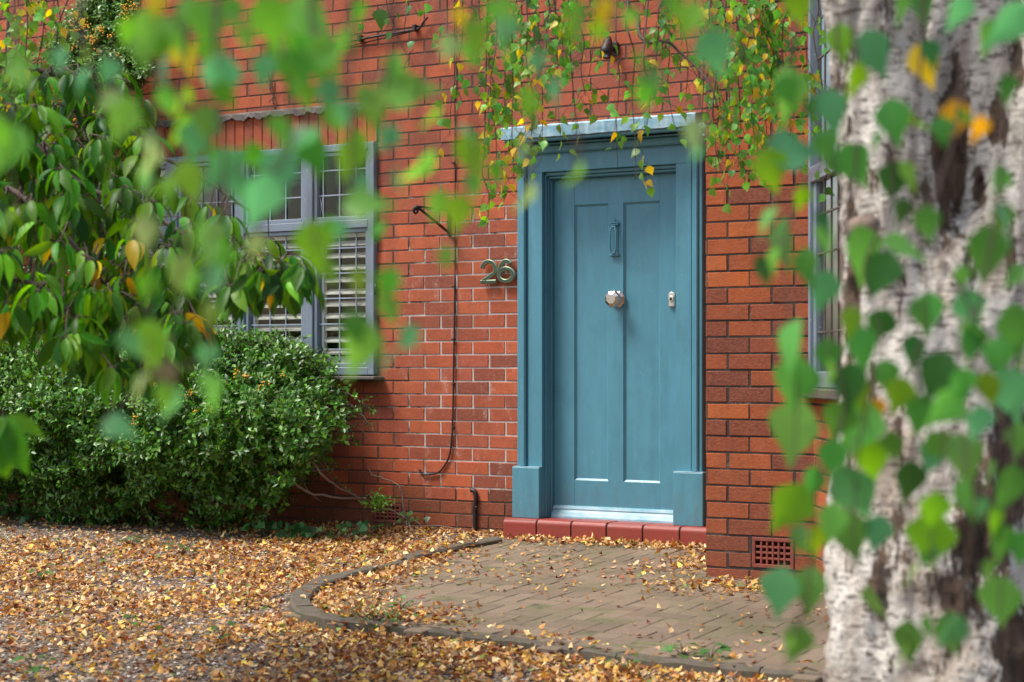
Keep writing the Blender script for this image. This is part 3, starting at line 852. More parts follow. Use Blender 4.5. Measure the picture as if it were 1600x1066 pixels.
def digit(kind, x0, x1, z0, z1):
    w, h = x1 - x0, z1 - z0; mb = MB(); sw = .0235
    hw = sw / 2
    if kind == '2':
        r = w / 2 - hw * .6; cx = x0 + w / 2; cz = z1 - hw - r
        pts = [(cx + r * math.cos(a), cz + r * math.sin(a) * 1.0) for a in np.linspace(math.radians(172), math.radians(-28), 18)]
        pts += [(x0 + hw * 1.1 + (pts[-1][0] - x0 - hw * 1.1) * t, z0 + hw + .004 + (pts[-1][1] - z0 - hw - .004) * t) for t in (.66, .33, 0.0)]
        stroke(mb, pts, sw, -.042, -.018)
        stroke(mb, [(x0 + .001, z0 + hw), (x1 - .002, z0 + hw)], sw, -.0425, -.018)
    else:
        r = w / 2 - hw * .55; cx = x0 + w / 2; rb = .262 * h; cz = z0 + hw + rb
        stroke(mb, [(cx + r * math.cos(a), cz + rb * math.sin(a)) for a in np.linspace(-.3, 2 * PI - .3, 33)], sw, -.0425, -.018)
        rz = (z1 - hw) - cz
        pts = [(cx + r * math.cos(a), cz + rz * math.sin(a)) for a in np.linspace(math.radians(52), math.radians(182), 18)]
        stroke(mb, pts, sw, -.042, -.018)
    return mb.build('digit', [M['patina'], M['patina_edge']], num)
yd = -.04
digit('2', WX(750.5, yd), WX(775, yd), WZ(763, 443.5, yd), WZ(763, 405.5, yd))
digit('6', WX(777.5, yd), WX(802.5, yd), WZ(790, 442.5, yd), WZ(790, 404.5, yd))

# hanging-basket bracket
bb_ = ony(703, 364, 0)
br = empty('basket_bracket', bb_, 'rusty black iron bracket for a hanging basket left of the door', 'bracket')
m = MB(); bxp = float(bb_[0]); zb, zt_ = WZ(703, 364), WZ(703, 330)
m.box(bxp - .012, bxp + .012, -.014, -.004, zb - .02, zt_ + .03, 0, .002); m.sphere((bxp, -.016, zb), .008); m.sphere((bxp, -.016, zt_ + .015), .008)
m.build('back_plate', M['iron'], br)
m = MB(); ye = -.37; ze = zt_
m.tube([(bxp, -.012, zt_), (bxp, ye * .5, zt_ + .002), (bxp, ye, zt_)], .0065, 6); m.build('arm', M['iron'], br)
m = MB(); m.tube([(bxp, -.012, zb), (bxp, ye + .02, zt_ - .008)], .009, 6); m.build('brace', M['iron'], br)
m = MB(); m.tube([(bxp + .0 * k, ye - .012 + .022 * math.sin(k * .6), zt_ - .022 + .022 * math.cos(k * .6)) for k in range(10)], .007, 6); m.sphere((bxp, ye - .01, zt_ - .012), .014)
m.build('hook', M['iron'], br)

def tag(o, label, cat, group=None, kind=None):
    if label: o['label'] = label
    if cat: o['category'] = cat
    if group: o['group'] = group
    if kind: o['kind'] = kind
    return o
# cables
m = MB(); pts = bez([ony(p, q, -.014) for p, q in ((710, -60), (710, 90), (711, 200), (711, 330), (711, 420), (710, 500), (709, 560), (708, 630), (706, 685), (701, 715), (688, 736), (674, 741), (660, 741), (655, 733))], 90)
m.tube(pts, [.0035 if i < 26 else .0058 for i in range(len(pts))], 6)
for q in (255, 372, 408, 448, 530, 600, 668): m.box(WX(710) - .009, WX(710) + .009, -.024, -.005, WZ(710, q) - .004, WZ(710, q) + .004, 0, .001)
tag(m.build('cable', M['cable']), 'thin black cable running down the brick wall past the house number', 'cable')
m = MB(); pts = bez([ony(p, q, -.02) for p, q in ((736, 766), (742, 768), (743.5, 778), (742, 795), (742, 815), (742, 836))], 20)
m.tube(pts, .013, 8); m.sphere(ony(744, 793, -.045), .009)
tag(m.build('pipe', M['cable']), 'short black pipe entering the wall low down beside the doorstep', 'pipe')
# lamp over the door
lc = ony(955, 75, -.05)
lam = empty('wall_lamp', lc, 'small dark outdoor lamp on the brickwork above the door canopy', 'lamp')
m = MB(); X, _, Z = map(float, lc)
m.box(X - .03, X + .03, -.03, -.002, Z - .04, Z + .04, 0, .008); m.tube([(X, -.03, Z), (X, -.08, Z - .01)], .014, 8); m.build('back_plate', M['iron'], lam)
m = MB(); m.tube([(X, -.075, Z + .055), (X, -.09, Z + .03), (X, -.11, Z - .02), (X, -.125, Z - .055)], [.014, .026, .036, .042], 12); m.build('lamp_shade', M['iron'], lam)
m = MB(); m.sphere((X, -.118, Z - .045), .02, 10, 6); m.build('bulb', M['lead'], lam)
# iron rod with its cranked end
m = MB(); m.tube(bez([ony(p, q, -.03) for p, q in ((470, 82), (520, 71), (565, 61), (610, 53), (650, 46), (657, 42), (662, 34), (668, 27))], 30), .008, 6)
m.tube([ony(p, q, -.02) for p, q in ((505, 82), (560, 69), (620, 55), (652, 47))], .004, 5)
for p, q in ((566, 61), (652, 45)): m.box(WX(p) - .012, WX(p) + .012, -.045, -.004, WZ(p, q) - .02, WZ(p, q) + .02, 0, .003)
tag(m.build('iron_rod', M['iron']), 'thin rusty rod with a cranked end fixed high on the brick wall', 'rod')
# nails and rusted hooks in the joints
# ------------------------------------------------------------------ ground, path and kerb
mb = MB()
ys = [-80, -12, -8, -6, -5, -4, -3, -2, -1.7, -1.4, -1.1, -.9, 0, 60]; xs = [-80, -12, -6, -3, 0, 3, 6, 12, 80]
vs = [(x, y, float(gz(y))) for y in ys for x in xs]; nx_ = len(xs)
mb.add(vs, [(j * nx_ + i, j * nx_ + i + 1, (j + 1) * nx_ + i + 1, (j + 1) * nx_ + i) for j in range(len(ys) - 1) for i in range(nx_ - 1)])
tag(mb.build('gravel_ground', M['gravel']), 'gravel yard strewn with leaves', None, None, 'structure')

KP = [(800, 838), (745, 846), (690, 857), (650, 866), (600, 880), (555, 893), (515, 903), (490, 913), (472, 926), (470, 939), (487, 952), (523, 962), (570, 965), (640, 970), (760, 984), (900, 1003), (1040, 1020), (1150, 1031), (1290, 1044), (1500, 1065), (1800, 1096)]
KW = bez([ground(p, q, .035) for p, q in KP], 240)
KXY = np.array([[p[0], p[1]] for p in KW])
POLY = np.vstack([KXY, [[6.5, KXY[-1][1]], [6.5, 0.0], [KXY[0][0], 0.0]]])
def in_poly(x, y, P=POLY):
    x = np.asarray(x); y = np.asarray(y); c = np.zeros(x.shape, bool); n = len(P); j = n - 1
    for i in range(n):
        xi, yi = P[i]; xj, yj = P[j]
        m = ((yi > y) != (yj > y)) & (x < (xj - xi) * (y - yi) / (yj - yi + 1e-12) + xi)
        c ^= m; j = i
    return c
mb = MB()
import mathutils
tess = mathutils.geometry.tessellate_polygon([[Vector((p[0], p[1], 0)) for p in POLY]])
mb.add([(p[0], p[1], zg(p[1]) + .0098) for p in POLY], [tuple(t) for t in tess], 1)
bw, bl = .1, .2; jn = .0035
x_lo, x_hi, y_lo, y_hi = POLY[:, 0].min(), 6.5, POLY[:, 1].min(), 0
n_ = int(8 / bw)
for i in range(-8, n_ * 2):
    for j in range(-70, 2):
        # herringbone: an L of one lying and one standing block repeats on a staircase
        k = (i - j) % 4
        if k == 0: r = (0, 0, bl, bw)
        elif k == 3: r = (0, 0, bw, bl)
        else: continue
        xa = x_lo - .3 + i * bw; ya = j * bw
        if k == 3: ya -= 0
        cx, cy = xa + r[2] / 2, ya + r[3] / 2
        if not (x_lo - .1 < cx < 5.2 and y_lo - .1 < cy < 0.02): continue
        if not in_poly(np.array([cx]), np.array([cy]))[0]: continue
        t = MB(); h = random.uniform(-.0025, .0025)
        t.box(xa + jn / 2, xa + r[2] - jn / 2, ya + jn / 2, ya + r[3] - jn / 2, -.03, .012 + h, 0, .0035)
        tx_, ty_ = random.uniform(-.012, .012), random.uniform(-.012, .012)
        mb.add([(p[0], p[1], p[2] + zg(p[1]) + tx_ * (p[0] - cx) + ty_ * (p[1] - cy)) for p in t.v], t.f, 0)
tag(mb.build('path', [M['pave'], M['joint']]), 'brown block paving in front of the door', None, None, 'structure')

def project(P):
    q = P - CAM; z = q @ FW
    return 800 + FPX * (q @ RT) / z, V0 - FPX * (q @ UP) / z, z
# kerb: separate concrete edgings laid end to end
mb = MB(); cum = np.concatenate([[0], np.cumsum(np.linalg.norm(np.diff(KXY, axis=0), axis=1))])
def kat(s):
    return np.array([np.interp(s, cum, KXY[:, 0]), np.interp(s, cum, KXY[:, 1])])
s = .12
while s < cum[-1] - .1:
    curv = 5.2 < 0
    a, b2 = kat(s), kat(min(s + .05, cum[-1])); c2 = kat(min(s + .25, cum[-1]))
    d1 = (b2 - a) / np.linalg.norm(b2 - a); d2 = (c2 - kat(min(s + .2, cum[-1]))); d2 = d2 / (np.linalg.norm(d2) + 1e-9)
    ln = .18 if d1.dot(d2) < .97 else .60
    e = min(s + ln - .006, cum[-1])
    lift = random.uniform(-.004, .004); rows = []
    for q in np.linspace(s, e, max(3, int(ln / .06))):
        p = kat(q); p2 = kat(min(q + .01, cum[-1])); p1 = kat(max(q - .01, 0)); t = (p2 - p1) / np.linalg.norm(p2 - p1); nn = np.array([t[1], -t[0]])
        fr = float(np.clip((project(np.array([[p[0], p[1], 0.0]]))[0][0] - 560) / 80, 0, 1)) if p[1] < -1.2 else 0.0
        w = .050 - .012 * fr + random.uniform(-.006, .006); z = zg(p[1]) - .021 * fr
        prof = [(-w, -.08), (-w, .026), (-w + .010, .036), (w - .012, .037), (w, .026), (w, -.08)]
        rows.append([(p[0] + nn[0] * o, p[1] + nn[1] * o, z + h_ + lift + (random.uniform(-.005, .004) if h_ > 0 else 0)) for o, h_ in prof])
    k = 6; vs = sum(rows, []); R = len(rows)
    mb.add(vs, [(r * k + i, r * k + i + 1, (r + 1) * k + i + 1, (r + 1) * k + i) for r in range(R - 1) for i in range(k - 1)] + [tuple(range(k))[::-1], tuple((R - 1) * k + i for i in range(k))])
    s += ln
tag(mb.build('kerb', M['kerb']), 'low mossy concrete kerb curving round the block paving', None, None, 'structure')

def kerb_dist(x, y):
    return np.min(np.hypot(x[:, None] - KXY[None, ::3, 0], y[:, None] - KXY[None, ::3, 1]), axis=1)
# loose stones
n = 90000
X = rng.uniform(-7, 4.5, n); Y = rng.uniform(-5.6, -.02, n)
Zs = gz(Y)
u, v, zz = project(np.stack([X, Y, Zs], 1))
ok = (u > -80) & (u < 1340) & (v < 1100) & (zz > 3) & ~in_poly(X, Y)
X, Y, Zs = X[ok], Y[ok], Zs[ok]; X, Y, Zs = X[:15000], Y[:15000], Zs[:15000]
n = len(X); base = np.array([(1, 0, 0), (-1, 0, 0), (0, 1, 0), (0, -1, 0), (.2, .1, 1), (.0, 0, -1), (.7, .7, .35), (-.7, .6, .4), (-.6, -.75, .3), (.7, -.65, .35)], float)
fc = [(4, 0, 6), (4, 6, 2), (4, 2, 7), (4, 7, 1), (4, 1, 8), (4, 8, 3), (4, 3, 9), (4, 9, 0)]
sc = rng.uniform(.005, .012, (n, 1, 1)) * rng.uniform(.7, 1.3, (n, 1, 3)); sc[:, :, 2] *= .7
an = rng.uniform(0, 2 * PI, n); ca, sa = np.cos(an), np.sin(an)
V = base[None] * rng.uniform(.75, 1.2, (n, 10, 1)) * sc
V = np.stack([V[:, :, 0] * ca[:, None] - V[:, :, 1] * sa[:, None], V[:, :, 0] * sa[:, None] + V[:, :, 1] * ca[:, None], V[:, :, 2]], 2)
V += np.stack([X, Y, Zs + .002], 1)[:, None, :]
F = (np.array(fc)[None] + (np.arange(n) * 10)[:, None, None]).reshape(-1, 3)
me = bpy.data.meshes.new('gravel_stones')
me.vertices.add(n * 10); me.vertices.foreach_set('co', V.reshape(-1)); me.loops.add(F.size); me.loops.foreach_set('vertex_index', F.reshape(-1).astype(np.int32))
me.polygons.add(len(F)); me.polygons.foreach_set('loop_start', np.arange(len(F), dtype=np.int32) * 3); me.polygons.foreach_set('loop_total', np.full(len(F), 3, np.int32)); me.update(calc_edges=True)
finish('gravel_stones', me, M['stone'], None, 'small loose stones of the gravel between the leaves', 'gravel', None, 'stuff')

# fallen leaves
PAL = np.array([(.72, .49, .25), (.63, .32, .10), (.72, .47, .10), (.24, .10, .04), (.80, .58, .32), (.48, .19, .055), (.22, .33, .07)])
PW = np.array([.22, .25, .15, .19, .12, .12, .02])
def litter(n, test, size=(.026, .046), lift=0.0, hump=.022):
    out = 0; tries = 0
    while out < n and tries < 60:
        tries += 1; m = n * 4
        X = rng.uniform(-7, 4.5, m); Y = rng.uniform(-5.6, -.01, m); P = np.stack([X, Y, np.where(in_poly(X, Y), np.minimum(Y, 0) * SLOPE, gz(Y))], 1)
        u, v, zz = project(P)
        ok = (u > -90) & (u < 1330) & (v < 1105) & (zz > 3)
        ok &= rng.uniform(size=m) < test(X, Y, u, v)
        for i in np.nonzero(ok)[0][:n - out]:
            nrm = norm(np.array([0, 0, 1.0]) + rng.normal(size=3) * .38); a = rng.uniform(0, 2 * PI)
            d = np.array([math.cos(a), math.sin(a), 0]); d = norm(d - nrm * d.dot(nrm))
            c = PAL[rng.choice(len(PAL), p=PW / PW.sum())] * rng.uniform(.55, 1.22)
            (dry if rng.uniform() < .5 else dry2).add(P[i] + np.array([0, 0, lift + .006 + rng.uniform() ** 2 * hump]), d, nrm, rng.uniform(*size), c, rng.uniform(.8, 1.25))
        out += int(ok.sum())
dry, dry2 = Leaves(DRY), Leaves(DRY2)
def clump(X, Y, s=1.1, o=0.0):
    return np.array([mnoise.noise(Vector((x * s + o, y * s, 3.1))) for x, y in zip(X, Y)])
def gravel_test(X, Y, u, v):
    base = ~in_poly(X, Y) * (kerb_dist(X, Y) > .065)
    bare = np.clip((v - 930) / 110, 0, 1) * np.clip((620 - u) / 420, 0, 1)      # more bare stone in the near left
    far = np.clip((u - 60) / 500, .5, 1) * np.where((v < 846) & (u < 440), .35, 1)
    return base * np.clip(.72 + clump(X, Y, 1.6) * 1.1 + clump(X, Y, 5.0, 3) * .5, .08, 1) * (1 - .55 * bare) * far
litter(19000, gravel_test, (.020, .040), 0, .018)
def edge_test(X, Y, u, v):                       # drifts against the step, the wing and the left kerb
    p = in_poly(X, Y); k = kerb_dist(X, Y)
    a = np.exp(-((Y + .17) / .13) ** 2) * (X < XW) * (X > -.1) * (Y < -.15)
    b = np.exp(-(k / .30) ** 2) * np.clip((760 - u) / 170, 0, 1)
    c = np.exp(-((X - 2.0) / .25) ** 2) * np.exp(-((Y + 1.35) / .2) ** 2) * .5 * (Y < YW - .02)
    d = np.exp(-((X - 1.55) / .2) ** 2) * np.exp(-((Y + .5) / .45) ** 2) * (X < XW) * .6
    return p * (k > .065) * np.clip(np.maximum.reduce([a, b * 1.0, c, d]) + clump(X, Y, 3.0) * .25 * (b + a), 0, 1)
litter(2400, edge_test, (.020, .040), .013, .014)
litter(620, lambda X, Y, u, v: in_poly(X, Y) * np.where((X > XW - .01) & (Y > YW), 0, 1) * np.clip(.25 + clump(X, Y, 1.3, 9) + .5 * (u < 900) * (v < 930), .05, 1) , (.017, .035), .013, .005)
litter(190, lambda X, Y, u, v: (kerb_dist(X, Y) < .055) * np.clip(.5 + clump(X, Y, 3.0, 5) * 1.6, 0, 1), (.022, .040), .034, .006)
o1 = dry.build('fallen_leaves', M['leaf_dry'], None, label='orange and tan leaves fallen over the gravel and paving', cat='fallen leaves', kind='stuff')
o2 = dry2.build('fallen_leaves', M['leaf_dry'], None, label='curled brown and yellow leaves fallen over the gravel and paving', cat='fallen leaves', kind='stuff')
# ------------------------------------------------------------------ birch
G = {'g': (.13, .38, .045), 'l': (.18, .44, .07), 'b': (.13, .38, .16), 'y': (.80, .60, .03), 'v': (.20, .40, .04), 'd': (.07, .23, .035), 'o': (.80, .44, .02), 'p': (.30, .45, .16), 'n': (.13, .10, .05)}  # 'b' puts the bluish sky sheen of glossy leaves into their colour
birch = empty('birch_tree', cp(1462, 1420, 4.3) * np.array([1, 1, 0]) + np.array([0, 0, -.06]), 'old white barked birch with forked trunk and weeping leafy twigs', 'birch tree')
# trunk: stems fused by a voxel remesh, then roughened
S_ = 4.3 / FPX
stems = [
    [(1472, 1500, 210, 4.3), (1474, 1300, 194, 4.3), (1474, 1066, 180, 4.3), (1472, 850, 176, 4.3), (1476, 680, 168, 4.3), (1476, 560, 158, 4.3), (1468, 470, 140, 4.3)],
    [(1440, 600, 120, 4.28), (1410, 430, 92, 4.26), (1392, 290, 80, 4.25), (1385, 150, 76, 4.25), (1362, 20, 72, 4.25), (1345, -120, 68, 4.25), (1330, -500, 60, 4.2)],
    [(1450, 440, 80, 4.40), (1482, 300, 84, 4.36), (1515, 180, 84, 4.36), (1530, 60, 80, 4.38), (1540, -100, 66, 4.42), (1560, -600, 50, 4.6)],
    [(1525, 560, 120, 4.25), (1575, 420, 82, 4.2), (1622, 280, 74, 4.18), (1655, 120, 72, 4.15), (1680, -60, 70, 4.1), (1740, -600, 60, 4.0)],
    [(1400, 230, 60, 4.28), (1350, 90, 40, 4.22), (1322, -10, 34, 4.2), (1300, -150, 30, 4.2)],
    [(1500, 1200, 60, 4.05), (1505, 1075, 66, 4.07), (1505, 1040, 40, 4.10)],
    [(1590, 1400, 90, 4.2), (1600, 1000, 70, 4.2), (1570, 800, 50, 4.22)],
    [(1352, 1400, 80, 4.2), (1345, 1000, 45, 4.2), (1360, 850, 40, 4.22)],
]
mb = MB()
for st in stems:
    pts = bez([cp(a, b, d) for a, b, r, d in st], 30); rr = np.interp(np.linspace(0, 1, len(pts)), np.linspace(0, 1, len(st)), [r * S_ for _, _, r, _ in st])
    mb.tube(pts, list(rr), 16)
    for e, r in ((pts[0], rr[0]), (pts[-1], rr[-1])): pass
    mb.sphere(pts[0], rr[0] * .98, 12, 8); mb.sphere(pts[-1], rr[-1] * .98, 12, 8)
tmp = mb.build('trunk_source', M['birch'])
md = tmp.modifiers.new('r', 'REMESH'); md.mode = 'VOXEL'; md.voxel_size = .014
sm = tmp.modifiers.new('s', 'SMOOTH'); sm.factor = .6; sm.iterations = 6
dg = bpy.context.evaluated_depsgraph_get(); ev = tmp.evaluated_get(dg); me = bpy.data.meshes.new_from_object(ev)
bpy.data.objects.remove(tmp)
nv = len(me.vertices); co = np.empty(nv * 3); me.vertices.foreach_get('co', co); co = co.reshape(-1, 3)
nr = np.empty(nv * 3); me.vertices.foreach_get('normal', nr); nr = nr.reshape(-1, 3)
pu, pv, pz = project(co)
zones = [(1345, 60, 60, 70, .55), (1486, 250, 46, 125, .95), (1530, 290, 15, 45, 1.1), (1560, 190, 17, 55, 1.1), (1588, 90, 22, 55, 1.0), (1535, 850, 60, 150, 1.0), (1585, 720, 50, 130, .95), (1590, 1010, 48, 110, .95), (1440, 930, 90, 60, .30), (1335, 470, 18, 160, .8), (1375, 905, 20, 150, .8), (1470, 700, 50, 60, .5), (1410, 820, 40, 70, .4), (1600, 60, 30, 70, .6), (1420, 640, 60, 40, .25), (1325, 95, 24, 30, .5), (1400, 1040, 16, 60, .5)]
ra = np.full(nv, .29)
for zx, zy, sx, sy, a in zones: ra = np.maximum(ra, a * np.exp(-((pu - zx) / sx) ** 2 - ((pv - zy) / sy) ** 2))
back = np.clip((pz - 4.35) / .1, 0, 1) * .3; ra = np.clip(ra + back, 0, 1)
disp = np.zeros(nv)
for i in range(nv):
    p = co[i]; q = Vector((p[0] * 9, p[1] * 9, p[2] * 5)); q2 = Vector((p[0] * 34, p[1] * 34, p[2] * 13))
    a = mnoise.fractal(q, 1.0, 2.0, 4); b_ = mnoise.fractal(q2, .9, 2.0, 3)
    disp[i] = .013 * a + (.008 + .016 * ra[i]) * b_ - .012 * max(0, ra[i] - .45)
co = co + nr * disp[:, None] - off_of(birch)
me.vertices.foreach_set('co', co.reshape(-1)); me.update()
at = me.attributes.new('rough_bark', 'FLOAT', 'POINT'); at.data.foreach_set('value', ra.astype(np.float32))
me.polygons.foreach_set('use_smooth', np.ones(len(me.polygons), bool)); me.name = 'trunk'
me.materials.clear()
trunk = finish('trunk', me, M['birch'], birch)
# sawn end of a lost side branch
mb = MB(); c0 = cp(1358, 351, 4.06)
mb.tube([c0 + FW * .14, c0 + FW * .03, c0], [.03, .026, .0255], 14); o_ = mb.build('branch_stub', M['palewood'], birch)

limb1 = bez([cp(1362, -60, 4.25), cp(1200, -420, 3.2), cp(1000, -640, 2.3), cp(650, -640, 1.8), cp(250, -560, 1.7), cp(-60, -480, 1.75)], 40)
limb2 = bez([cp(1535, -100, 4.45), cp(1430, -260, 5.6), cp(1180, -190, 6.9), cp(980, -120, 7.2), cp(700, -110, 7.3), cp(300, -120, 7.2), cp(20, -110, 7.0)], 60)
limb3 = bez([cp(1680, -60, 4.1), cp(1690, -500, 3.2), cp(1560, -560, 2.5), cp(1380, -500, 2.3), cp(1180, -460, 2.25)], 40)
for lm, r0 in ((limb1, .05), (limb2, .05), (limb3, .045)):
    mb = MB(); mb.tube(lm, list(np.linspace(r0, .008, len(lm))), 8); mb.build('limb', M['bark'], birch)

def near_on(limb, p):
    a = np.array(limb); i = int(np.argmin(np.linalg.norm((a - p) * np.array([1, 1, .05]), axis=1))); return a[i]
NS = 1.0
def cam_leaf(lv, px, py, depth, Lpx, ang, narrow, tint, tilt=0.0, w=None):
    w = random.uniform(.80, 1.0) if w is None else w; ang += random.uniform(-14, 14)
    a = math.radians(ang)
    d = RT * math.cos(a) - UP * math.sin(a) + FW * (tilt + random.uniform(-.25, .25)); d = d / np.linalg.norm(d)
    n = -FW + UP * random.uniform(-.1, 1.15) + RT * random.uniform(-.7, .7)
    if narrow: n = np.cross(d, -FW) * random.choice((-1, 1)) * 1.0 - FW * random.uniform(.25, .45)
    ln = Lpx * depth / FPX * NS
    p = cp(px, py, depth) - d * ln * .5
    c = np.array(G[tint]) * random.uniform(.85, 1.15)
    lv.add(p, d, n, ln, c, w)
    return p
# near leaves: (x, y, length in px, direction of the tip in degrees below the right, narrow?, colour)
NEAR_L = [
 (28,108,66,75,0,'g'),(92,95,48,120,0,'b'),(126,124,58,125,1,'b'),(170,112,46,115,0,'b'),(190,190,86,130,0,'l'),(12,235,90,100,0,'l'),(0,205,60,80,0,'g'),(232,46,76,100,0,'l'),(272,62,80,70,0,'g'),(256,116,66,105,1,'b'),
 (288,90,62,85,0,'y'),(244,6,50,95,0,'y'),(325,42,96,80,0,'g'),(300,25,70,60,0,'l'),(345,126,86,110,0,'b'),(330,85,70,70,0,'g'),(237,250,66,110,1,'p'),(303,224,80,95,0,'b'),(286,160,56,90,1,'v'),(296,284,76,80,0,'v'),(346,268,92,120,0,'b'),
 (222,80,60,100,0,'l'),(283,205,60,95,1,'v'),(352,150,60,70,0,'g'),(200,50,50,90,0,'g'),(262,160,56,80,0,'l'),
 (425,38,96,70,0,'g'),(484,32,104,40,0,'l'),(468,62,90,120,0,'g'),(495,84,80,150,0,'l'),(462,118,86,92,0,'d'),(440,100,80,60,0,'g'),(520,102,56,60,0,'v'),(500,110,60,100,0,'g'),(412,112,60,100,0,'b'),(512,152,66,110,0,'b'),(540,182,56,95,0,'b'),
 (455,232,92,110,0,'b'),(492,246,72,70,0,'d'),(440,205,60,60,0,'g'),(548,250,80,95,0,'v'),(583,172,80,105,0,'v'),(640,138,108,340,0,'l'),(606,218,52,110,0,'b'),(655,266,84,125,1,'l'),(737,248,92,85,0,'v'),(740,290,50,95,0,'l'),
 (746,58,68,70,0,'v'),(790,46,62,100,0,'b'),(718,28,36,80,0,'y'),(772,18,40,60,0,'g'),(430,276,92,120,0,'b'),(400,250,60,80,0,'g'),(576,318,88,350,0,'l'),(492,388,92,95,0,'v'),(716,336,70,92,0,'v'),(609,486,58,70,0,'l'),(563,548,100,92,0,'l'),(555,516,64,80,0,'d'),
 (400,386,48,110,0,'p'),(322,388,96,110,0,'l'),(345,400,60,70,0,'l'),(408,318,104,100,0,'b'),(380,300,70,60,0,'b'),(235,542,90,85,0,'v'),(214,608,66,140,1,'p'),(260,592,60,95,0,'n'),(332,612,72,60,1,'l'),(326,498,60,95,0,'v'),(280,430,76,105,0,'v'),(296,440,50,90,0,'l'),
 (480,150,50,80,0,'g'),(365,20,60,80,0,'g'),(385,60,50,100,0,'l'),(545,60,50,80,0,'v'),(560,20,46,100,0,'g'),(320,190,60,80,0,'g'),(260,300,50,90,0,'v'),
]
NEAR_T = [(942,18,52,80,0,'y'),(936,50,44,95,0,'v'),(1015,138,72,110,0,'d'),(1008,150,50,70,0,'g'),(1118,84,86,70,0,'b'),(1076,32,70,110,0,'v'),(1050,8,50,60,0,'g'),(866,142,66,115,1,'b'),(825,166,62,90,0,'v'),(840,100,48,80,0,'b'),(818,242,58,112,1,'p'),(899,275,50,120,1,'l'),(822,312,60,100,1,'p'),(1086,212,60,92,0,'p'),(896,48,50,110,0,'v'),(905,20,44,70,0,'g'),(1000,95,40,80,1,'g'),(1090,240,40,100,1,'b'),(790,14,50,70,0,'l'),(985,30,40,95,0,'l')]
NEAR_R = [
 (1235,150,92,98,0,'l'),(1244,234,92,0,0,'b'),(1206,268,72,80,0,'v'),(1301,176,78,80,0,'b'),(1313,68,62,90,0,'v'),(1366,86,82,70,0,'b'),(1338,128,60,85,0,'v'),(1397,192,78,95,0,'g'),(1447,104,72,65,0,'y'),(1456,86,52,60,0,'d'),(1492,188,62,85,0,'o'),(1530,204,46,95,0,'o'),(1473,206,48,95,0,'g'),
 (1336,260,76,70,0,'g'),(1394,286,66,95,0,'d'),(1422,276,56,60,0,'v'),(1563,290,60,85,0,'g'),(1442,10,78,80,0,'d'),(1498,22,66,110,0,'b'),(1575,44,92,115,0,'b'),(1248,12,66,80,0,'v'),(1546,60,60,100,0,'g'),(1410,12,60,70,0,'g'),(1290,230,56,90,0,'g'),
 (1253,312,44,90,0,'v'),(1196,346,58,125,1,'l'),(1222,386,88,92,1,'g'),(1288,376,70,110,1,'l'),(1260,420,66,100,0,'g'),(1286,458,72,105,0,'b'),(1350,402,98,70,0,'g'),(1375,430,80,110,0,'d'),(1420,388,84,10,0,'l'),(1450,352,62,80,0,'g'),(1543,400,96,100,0,'g'),(1574,352,70,60,1,'b'),(1450,490,68,95,0,'g'),(1518,486,72,60,0,'b'),(1520,540,70,90,0,'d'),(1330,506,56,90,0,'v'),(1374,512,62,110,0,'d'),(1348,548,80,80,0,'g'),(1428,552,60,95,0,'d'),(1590,520,90,90,0,'g'),(1232,548,100,125,1,'l'),(1560,560,66,90,0,'g'),
 (1240,604,98,100,0,'l'),(1238,680,108,105,0,'l'),(1326,606,80,90,0,'d'),(1340,672,96,120,0,'l'),(1338,776,100,80,0,'b'),(1268,760,66,95,0,'g'),(1232,798,92,110,0,'v'),(1364,722,84,70,0,'v'),(1421,756,72,95,0,'d'),(1462,592,90,120,0,'d'),(1437,652,70,90,0,'g'),(1476,642,74,130,0,'l'),(1506,606,64,80,0,'g'),(1511,722,90,85,0,'l'),(1529,664,62,100,0,'b'),(1584,622,96,80,0,'b'),(1576,768,84,100,0,'g'),(1508,782,76,90,1,'g'),(1460,800,66,90,0,'v'),(1470,700,60,70,0,'g'),(1300,720,70,100,0,'g'),(1405,620,60,100,0,'v'),(1395,700,56,80,0,'g'),(1372,640,36,90,0,'o'),(1310,660,70,95,0,'g'),(1295,560,60,80,0,'g'),(1545,610,60,90,0,'v'),
 (1217,928,82,100,0,'b'),(1264,926,82,92,0,'g'),(1240,986,26,90,1,'d'),(1230,1014,46,105,1,'g'),(1330,840,84,80,0,'g'),(1370,836,62,110,0,'b'),(1455,848,98,95,0,'v'),(1421,905,52,110,1,'v'),(1366,946,68,60,1,'l'),(1419,1006,72,92,0,'g'),(1487,994,78,75,0,'g'),(1566,854,72,95,0,'g'),(1563,944,88,92,0,'l'),(1300,820,70,90,0,'l'),(1275,850,60,95,0,'v'),(1556,820,56,80,0,'v'),(1595,860,60,100,0,'g'),(1590,690,60,90,0,'g'),(1385,590,56,100,0,'g'),(1345,620,60,70,0,'v'),
]
